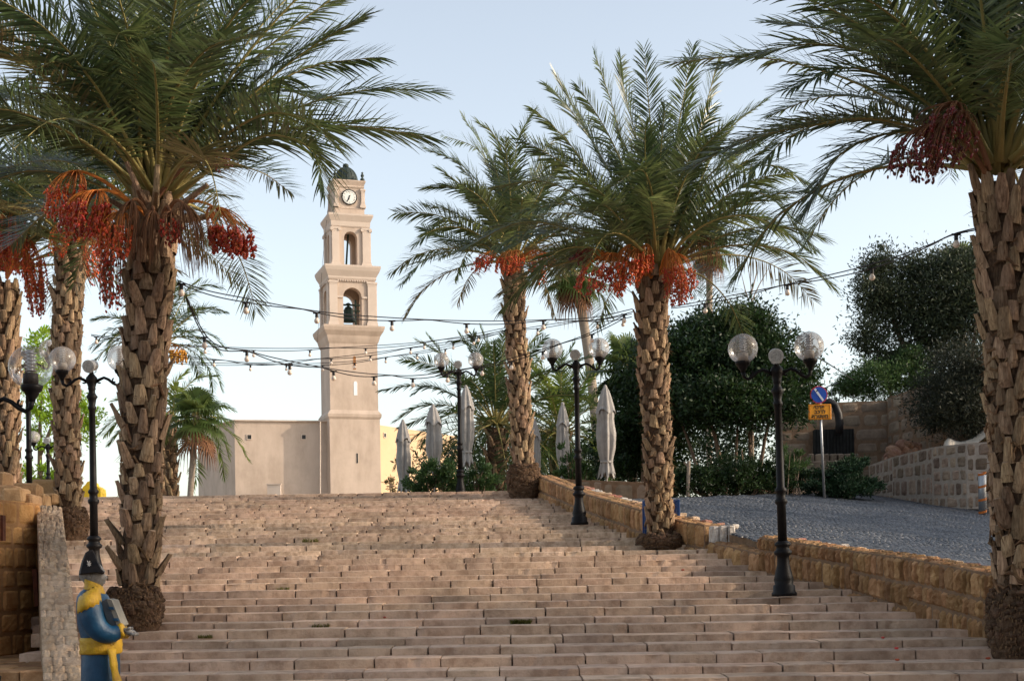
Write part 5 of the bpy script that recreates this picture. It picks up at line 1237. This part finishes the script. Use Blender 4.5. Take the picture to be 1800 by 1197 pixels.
# yellow rounded board beyond the steps
mb = MB(); D0 = 36.2; zb0 = TOPZ
sh = [(143, 880), (143, 861), (146, 855), (150, 852), (153, 847), (158, 845), (163, 848), (165, 853), (171, 855), (176, 859), (177, 866), (177, 880)]
mb.prism([P(x, y, D0) for x, y in sh], (0, .5, 0)); o = mb.build('body', M['yellow'], None, loc=P(160, 880, D0)); o.name = 'yellow_booth'
tag(o, 'small yellow booth top with a rounded crest peeking over the top step', 'booth')
# rusty bar on the orange wall
mb = MB(); mb.prism([P(56, 1000, 18.0), P(64, 1000, 18.0), P(67, 1064, 17.9), P(61, 1066, 17.9)], (0, .1, 0)); tag(mb.build('metal_bar', M['rust'], loc=P(60, 1030, 18)), 'rusty metal bar fixed to the orange wall', 'bar')
mb = MB(); mb.prism([P(0, 905, 17.2), P(5, 905, 17.2), P(5, 950, 17.2), P(0, 950, 17.2)], (0, .1, 0)); tag(mb.build('metal_bar', M['rust'], loc=P(3, 930, 17.2)), 'rusty upright strip at the far left picture edge on the orange wall', 'bar')

# ------------------------------------------------------------------ string lights
def catenary(a, b, sag, n=24):
    a, b = Vector(a), Vector(b); return [a.lerp(b, k/n)-Vector((0, 0, sag*4*(k/n)*(1-k/n))) for k in range(n+1)]
def festoon(label, path, bulbs, gap=.055, cr_=.008, bs=1.0, tilt=None):
    """path: list of (x, y, D) pixels; bulbs: x pixels. Two cables, the lower one carrying bulbs"""
    c = curve_pts([P(*p) for p in path], 60); t = thing('string_lights', label, 'string lights', tuple(c[0]), 'festoon strings over the steps')
    mb = MB(); lo = []
    for i, p in enumerate(c): lo.append(Vector(p)-Vector((0, 0, gap*abs(math.sin(i/59*math.pi*max(1, len(bulbs))*.5+.4)))))
    mb.tube([Vector(p) for p in c], cr_, 5); mb.tube(lo, cr_, 5); mb.build('cable', M['cable'], t)
    for bx in bulbs:
        k = min(range(len(c)), key=lambda i: abs(900+c[i][0]*F_PX/c[i][1]-bx)); k2 = k+1 if 900+c[k][0]*F_PX/c[k][1] < bx and k < 59 else max(k-1, 0)
        xa_, xb_ = 900+c[k][0]*F_PX/c[k][1], 900+c[k2][0]*F_PX/c[k2][1]; f = 0 if k == k2 or abs(xb_-xa_) < 1e-6 else (bx-xa_)/(xb_-xa_); f = max(0, min(1, f))
        p = lo[k].lerp(lo[k2], f); s = bs
        mb = MB(); mb.box(p+Vector((0, 0, -.004)), (.11*s, .03*s, .022*s)); mb.lathe([(.022*s, -.075*s), (.026*s, -.07*s), (.024*s, -.01*s), (.03*s, 0)], p, 12)
        so = mb.build('socket', M['cable'], t); mb = MB()
        mb.lathe([(.002, -.168*s), (.02*s, -.164*s), (.036*s, -.148*s), (.042*s, -.128*s), (.038*s, -.108*s), (.024*s, -.088*s), (.018*s, -.074*s)], p, 14); mb.build('bulb', M['bulb'], so, True)
    return t
festoon('long double string of bulbs from the largest left palm to the right centre palm', [(312, 493, 17.5), (327, 499, 17.6), (440, 526, 18.6), (564, 548, 19.8), (696, 559, 21), (827, 564, 22.2), (962, 562, 23.3), (1060, 555, 24), (1112, 543, 24.1)], [327, 440, 564, 696, 827, 962, 1104], bs=.92)
festoon('rising string of bulbs from the right centre palm to the right front palm', [(1180, 540, 24), (1247, 527, 22.8), (1392, 498, 20), (1541, 462, 17.8), (1640, 428, 16.4), (1688, 408, 15.8), (1722, 400, 15.6)], [1247, 1392, 1541, 1690], bs=.92)
festoon('lowest sagging string of bulbs from the largest left palm past the third lamp', [(327, 520, 17.6), (345, 560, 17.9), (362, 590, 18.1), (440, 618, 19), (515, 636, 20), (592, 650, 21), (663, 658, 22), (731, 660, 22.8), (792, 652, 23.4), (853, 642, 23.8), (905, 628, 24.1), (960, 612, 24.3), (1030, 588, 24.4), (1100, 553, 24.4)], [366, 440, 515, 592, 663, 731, 792, 853, 905, 960, 1047], bs=.86)
festoon('upper thin string of bulbs from the left palm to the slender middle palm', [(160, 588, 28), (240, 600, 28.2), (320, 606, 28.5), (452, 612, 29.3), (551, 612, 30), (649, 608, 31), (752, 600, 31.8), (820, 590, 32.3), (890, 576, 32.8)], [176, 367, 452, 551, 649, 752, 847], bs=.86)
festoon('middle thin string of bulbs crossing the tower to the slender middle palm', [(240, 612, 30), (382, 632, 30.5), (446, 638, 30.8), (516, 634, 31.2), (588, 628, 31.6), (657, 620, 32), (728, 610, 32.3), (810, 597, 32.6), (890, 580, 32.9)], [382, 446, 516, 588, 657, 728, 803, 839], bs=.84)
festoon('faint lower string of bulbs behind the middle one, crossing the tower slit', [(290, 636, 33), (382, 638, 33.2), (510, 640, 33.5), (572, 638, 33.7), (630, 634, 34), (684, 627, 34.2), (738, 618, 34.4), (790, 608, 34.6), (860, 590, 34.8), (905, 580, 34.8)], [509, 573, 629, 684, 739, 789], bs=.82)
festoon('short string of bulbs between the slender middle palm and the right centre palm', [(918, 578, 32.7), (955, 572, 31), (1000, 566, 29), (1057, 562, 27), (1110, 552, 24.9)], [952, 1057, 1102], bs=.84)
# cables without bulbs
mb = MB(); mb.tube(curve_pts([P(1440, 630, 21), P(1465, 645, 30), P(1500, 668, 44)], 12), .012, 5); tag(mb.build('cable', M['cable'], loc=P(1450, 640, 24)), 'thin black cable running from the right lamp towards the green shrub', 'cable')

# ------------------------------------------------------------------ weeds and fallen dates on the steps
def tuft(x, y, D, n, h, label, m='grass'):
    k_ = round((34-D)/.575); D = 34-.575*k_-.04; p = P(x, y, D); p.z = zplane(D-.5)+.005; n *= 2; h *= 1.5; mb = MB(); rd = random.Random(int(x))
    for i in range(n):
        a = rd.uniform(0, 6.28); q = p+Vector((rd.uniform(-.5, .5)*h*2.4, rd.uniform(-.03, .03), -.01)); d = Vector((math.cos(a)*.6, math.sin(a)*.4-.1, 1)).normalized()*h*rd.uniform(.4, 1); s = Vector((math.sin(a), -math.cos(a), 0))*.005
        mb.add([q-s, q+s, q+d*.6+s*.7, q+d*.6-s*.7, q+d+Vector((d.x*.5, d.y*.5, -.02))], [(0,1,2,3), (3,2,4)])
    tag(mb.build('weed_tuft', M[m], loc=p), label, 'weed', 'weeds growing in the steps')
def dface(y, x=900):  # depth of the stairs at a pixel
    ly = HY-y-(x-900)*.0157; return 8395/(395-ly)
tuft(915, 1089, dface(1089, 915), 150, .07, 'largest grass tuft on the steps, right of the middle of the flight')
tuft(545, 946, dface(946, 545), 50, .08, 'small green weed high up the middle of the steps')
tuft(497, 1021, dface(1021, 497), 36, .05, 'tiny yellow green weed halfway down the steps')
tuft(563, 1096, dface(1096, 563), 36, .06, 'small dark weed low on the left half of the steps')
tuft(360, 1108, dface(1108, 360), 60, .05, 'dusty weed patch on the steps right of the largest palm foot')
mb = MB(); rd = random.Random(5)
for (x, y) in ((1552, 1126), (1576, 1151), (1577, 1156), (1737, 1166), (676, 1087), (1190, 945), (1200, 1000), (1700, 1040), (1655, 1080)):
    D0 = dface(y, x); p = P(x, y, D0-.1); k = round((34-D0)/.575); Ds = 34-.575*k; p = P(x, y, Ds+.1); p.z = zplane(Ds)+.02; mb.ball(p, (.03, .018, .014), 8, 5, 0, Matrix.Rotation(rd.uniform(0, 3), 3, 'Z'))
o = mb.build('fallen_dates', M['date'], loc=P(1576, 1151, 15)); tag(o, 'scattered red dates fallen on the right lower steps', 'fallen dates'); o['kind'] = 'stuff'

# ------------------------------------------------------------------ painted statue
DS = 12.0
def SP(x, y, dy=0): return P(x, y, DS+dy)
sb = SP(176, 1332); st = thing('statue', 'painted statue of a man in a blue coat, yellow sash and black cocked hat', 'statue', (sb.x, DS, .127))
def loft(secs, n=28, mi=0, wob=0):
    """secs: (x px, y px, halfwidth px, half depth m)"""
    mb = MB(); vs = []
    for (x, y, hw, hd) in secs:
        c = SP(x, y); k = DS/F_PX
        for q in range(n):
            a = 2*math.pi*q/n; ca, sa = math.cos(a), math.sin(a); vs.append((c.x+hw*k*math.copysign(abs(ca)**.85, ca), c.y+hd*math.copysign(abs(sa)**.85, sa), c.z+rnd(-wob, wob)))
    m = len(secs); mb.add(vs, [(i*n+q, i*n+(q+1) % n, (i+1)*n+(q+1) % n, (i+1)*n+q) for i in range(m-1) for q in range(n)]+[tuple(range(n))[::-1], tuple((m-1)*n+q for q in range(n))], mi); return mb
# coat: one continuous body
body = loft([(176, 1310, 22, .13), (176, 1275, 24, .15), (177, 1240, 30, .18), (177, 1200, 32, .19), (177, 1165, 31.5, .19), (177, 1145, 31, .185), (178, 1130, 31, .185), (176, 1115, 32, .19), (171, 1095, 32, .20), (168, 1075, 30, .21), (166, 1060, 28, .215), (163, 1048, 24, .20), (162, 1040, 19, .14), (163, 1034, 14, .08), (165, 1026, 11, .065), (166, 1018, 10, .06)])
# the near arm, upper arm hanging and sleeve bent forwards, and the far one
def arm(dy, dx=0):
    mb = MB(); p = [SP(158+dx, 1046, dy), SP(158+dx, 1068, dy*1.08), SP(164+dx, 1092, dy*1.08), SP(176+dx, 1108, dy*1.02), SP(194+dx, 1114, dy*.9), SP(208+dx, 1110, dy*.8), SP(216+dx, 1106, dy*.75)]
    mb.tube(curve_pts(p, 20), [.075,.085,.095,.1,.103,.104,.104,.103,.10,.098,.096,.094,.091,.088,.084,.078,.07,.062,.056,.052], 16); return mb
body.build('coat', M['st_blue'], st, True)
arm(-.19).build('sleeve', M['st_blue'], st, True); arm(.19, 4).build('sleeve', M['st_blue'], st, True)
for dy, dx in ((-.145, 0), (.145, 4)):
    mb = MB(); a, b = SP(214+dx, 1115, dy), SP(221+dx, 1103, dy); mb.tube([SP(210+dx, 1110, dy), SP(216+dx, 1108, dy), SP(219+dx, 1107, dy)], [.052, .058, .05], 16, flat=1.2); mb.build('cuff', M['st_yellow'], st, True)
    mb = MB(); w0 = SP(218+dx, 1107, dy)
    # palm and fingers, palm up and pointing forwards
    mb.tube([w0, SP(223+dx, 1108, dy), SP(228+dx, 1111, dy), SP(232+dx, 1113, dy)], [.032, .036, .043, .038], 12, flat=.62)
    for f, (oy, L_, dz) in enumerate(((-.032, 7.5, 2.5), (-.011, 9, 3), (.011, 8.5, 2), (.031, 6.5, 1))):
        b0 = SP(230+dx, 1112.5, dy+oy); b1 = SP(230+dx+L_*.5, 1113+dz*.7, dy+oy*1.1); b2 = SP(230+dx+L_*.85, 1112.5+dz, dy+oy*1.1); b3 = SP(230+dx+L_, 1110+dz*.6, dy+oy*1.05); mb.tube([b0, b1, b2, b3], [.0125, .0115, .0105, .007], 8)
    mb.tube([SP(223+dx, 1107, dy-.02), SP(227+dx, 1103.5, dy-.035), SP(230.5+dx, 1102.5, dy-.03)], [.015, .0125, .009], 8)
    mb.build('hand', M['st_grey'], st, True)
# sash with hanging end
s_ = loft([(177, 1148, 34, .20), (177.5, 1145, 35, .21), (178, 1138, 34.2, .207), (178, 1134, 35, .212), (178, 1128, 34.4, .207), (177, 1123, 35, .212), (177, 1119, 33, .20)], 32, 0, .004); s_.build('sash', M['st_yellow'], st, True)
mb = MB(); pts = [SP(196, 1140, -.19), SP(199, 1160, -.195), SP(202, 1180, -.19), SP(207, 1200, -.18), (SP(210, 1216, -.17))]; mb.tube(curve_pts(pts, 12), [.05,.045,.04,.042,.045,.04,.038,.045,.05,.055,.05,.04], 12, flat=.5); mb.build('sash_end', M['st_yellow'], st, True)
# collar
c_ = loft([(166, 1040, 17, .11), (167, 1035, 17, .10), (165, 1028, 15.5, .088), (164, 1022, 15, .085), (164, 1021, 12, .07)], 24); c_.v = [(x, y, z-(x-SP(165, 1030).x)*.42) for x, y, z in c_.v]; c_.build('collar', M['st_yellow'], st, True)
# epaulettes: fringed shoulder pads
for dy in (-1, 1):
    mb = MB(); n = 22; rows = [(159, 1036, 12, .07, .10), (157, 1041, 17, .10, .16), (156.5, 1050, 18.5, .115, .20), (157, 1060, 19, .12, .21), (157, 1068, 19, .12, .21), (157, 1071, 17, .10, .20)]; vs = []
    for (x, y, hw, hd, oy) in rows:
        for q in range(n):
            a = 2*math.pi*q/n; r_ = 1+(.05 if q % 2 else -.03); c0 = SP(x, y+(2 if q % 2 else 0), dy*oy); vs.append((c0.x+hw*DS/F_PX*math.cos(a)*r_, c0.y+hd*math.sin(a)*r_, c0.z-.10*0+(.035*math.cos(a))))
    m = len(rows); mb.add(vs, [(i*n+q, i*n+(q+1) % n, (i+1)*n+(q+1) % n, (i+1)*n+q) for i in range(m-1) for q in range(n)]+[tuple(range(n)), tuple((m-1)*n+q for q in range(n))[::-1]]); mb.build('epaulette', M['st_yellow'], st, True)
# head with face: profile looking right
mb = MB(); n, m = 28, 20; vs = []; hc = SP(163.5, 1012); k = DS/F_PX
for i in range(m+1):
    th = math.pi*i/m
    for q in range(n):
        a = 2*math.pi*q/n; ca, sa = math.cos(a), math.sin(a); zz = -math.cos(th); s_h = math.sin(th)
        rx, ry, rz = .092, .074, .118; x = rx*s_h*ca; y = ry*s_h*sa; z = rz*zz
        if ca > 0:
            fr = max(0, ca)**6*s_h
            x += fr*(.026*math.exp(-((zz+.12)/.15)**2)+.012*math.exp(-((zz+.72)/.16)**2)+.010*math.exp(-((zz+.45)/.09)**2)-.012*math.exp(-((zz-.12)/.09)**2)+.006*math.exp(-((zz-.3)/.1)**2))
            x += .012*max(0, ca)**2*s_h
        if zz < -.3 and ca < .2: x += (.2-ca)*.02*(-.3-zz)
        vs.append((hc.x+x, hc.y+y, hc.z+z))
mb.add(vs, [(i*n+q, i*n+(q+1) % n, (i+1)*n+(q+1) % n, (i+1)*n+q) for i in range(m) for q in range(n)]); hd_ = mb.build('head', M['st_grey'], st, True)
for dy in (-1, 1):
    mb = MB(); mb.ball(hc+Vector((-.008, dy*.074, -.0)), (.017, .010, .028), 10, 6); mb.build('ear', M['st_grey'], hd_, True)
    mb = MB(); mb.ball(hc+Vector((.078, dy*.03, .012)), (.010, .013, .008), 10, 6); mb.build('eye', M['ink'], hd_, True)
mb = MB(); mb.tube([hc+Vector((.088, -.026, -.062)), hc+Vector((.097, 0, -.060)), hc+Vector((.088, .026, -.062))], [.004, .007, .004], 8); mb.build('mouth', M['st_grey'], hd_, True)
mb = MB(); mb.ball(hc+Vector((-.03, 0, .02)), (.088, .079, .085), 16, 10); mb.build('hair', M['st_grey'], hd_, True)
# cocked hat: tall folded front and back, pointed over the brow
outl = [(138.5, 1010), (140, 1000), (144, 985), (150, 971), (158, 966), (163, 965.5), (166, 970), (172, 986), (179, 1000), (184, 1005), (183, 1008), (170, 1006.5), (155, 1008)]
mb = MB(); L_ = []; 
for f, wdt in ((-1, 0), (-.55, 1), (.55, 1), (1, 0)):
    for (x, y) in outl:
        top_ = (1010-y)/45; cx, cy = 161, 995; s = 1 if wdt else .86; hw = (.115*(1-.72*top_)+.012)*(1 if not wdt else .62)
        L_.append(SP(cx+(x-cx)*s, cy+(y-cy)*s, math.copysign(hw, f)))
n = len(outl); fs = [(i*n+q, i*n+(q+1) % n, (i+1)*n+(q+1) % n, (i+1)*n+q) for i in range(3) for q in range(n)]+[tuple(range(n))[::-1], tuple(3*n+q for q in range(n))]
mb.add(L_, fs); hat = mb.build('hat', M['st_black'], st)
mb = MB(); cx, cy = 157, 991; em = []
for q in range(14): a = 2*math.pi*q/14; r_ = (5.2 if q % 2 else 2.4)*(1 if q not in (3, 9) else 1.35); em.append(SP(cx+r_*math.cos(a)*.8, cy+r_*math.sin(a)*1.1, -.088-(.0)))
em = [Vector((p.x, p.y-(.012), p.z)) for p in em]; mb.prism(em, (0, .03, 0)); mb.build('emblem', M['white_paint'], hat)
# slanted grey board held against the chest
mb = MB(); ps = [SP(177, 1058, -.16), SP(187, 1052, -.16), SP(207, 1106, -.14), (SP(197, 1116, -.14))]; mb.prism(ps, (0, .20, 0)); bd = mb.build('board', M['st_silver'], st)
mb = MB(); ps = [SP(187.3, 1052, -.165), SP(196, 1054, -.165), SP(214, 1098, -.145), SP(207.5, 1105, -.145)]; mb.prism(ps, (0, .21, 0)); mb.build('board_edge', mat('cream_edge', (.2,.185,.155), .6, (.27,.25,.21), 12), bd)
for (x, y) in ((193, 1066), (201, 1086)):
    mb = MB(); mb.prism([SP(x-3, y, -.172), SP(x+5, y, -.172), SP(x+7.5, y+5, -.172), SP(x-1, y+4.5, -.172)], (0, .224, 0)); mb.build('stripe', M['st_blue'], bd)
mb = MB(); mb.box((sb.x, DS, .157), (.5, .5, .06)); mb.box((sb.x, DS, .2), (.36, .36, .04)); mb.build('plinth', M['st_grey'], st)
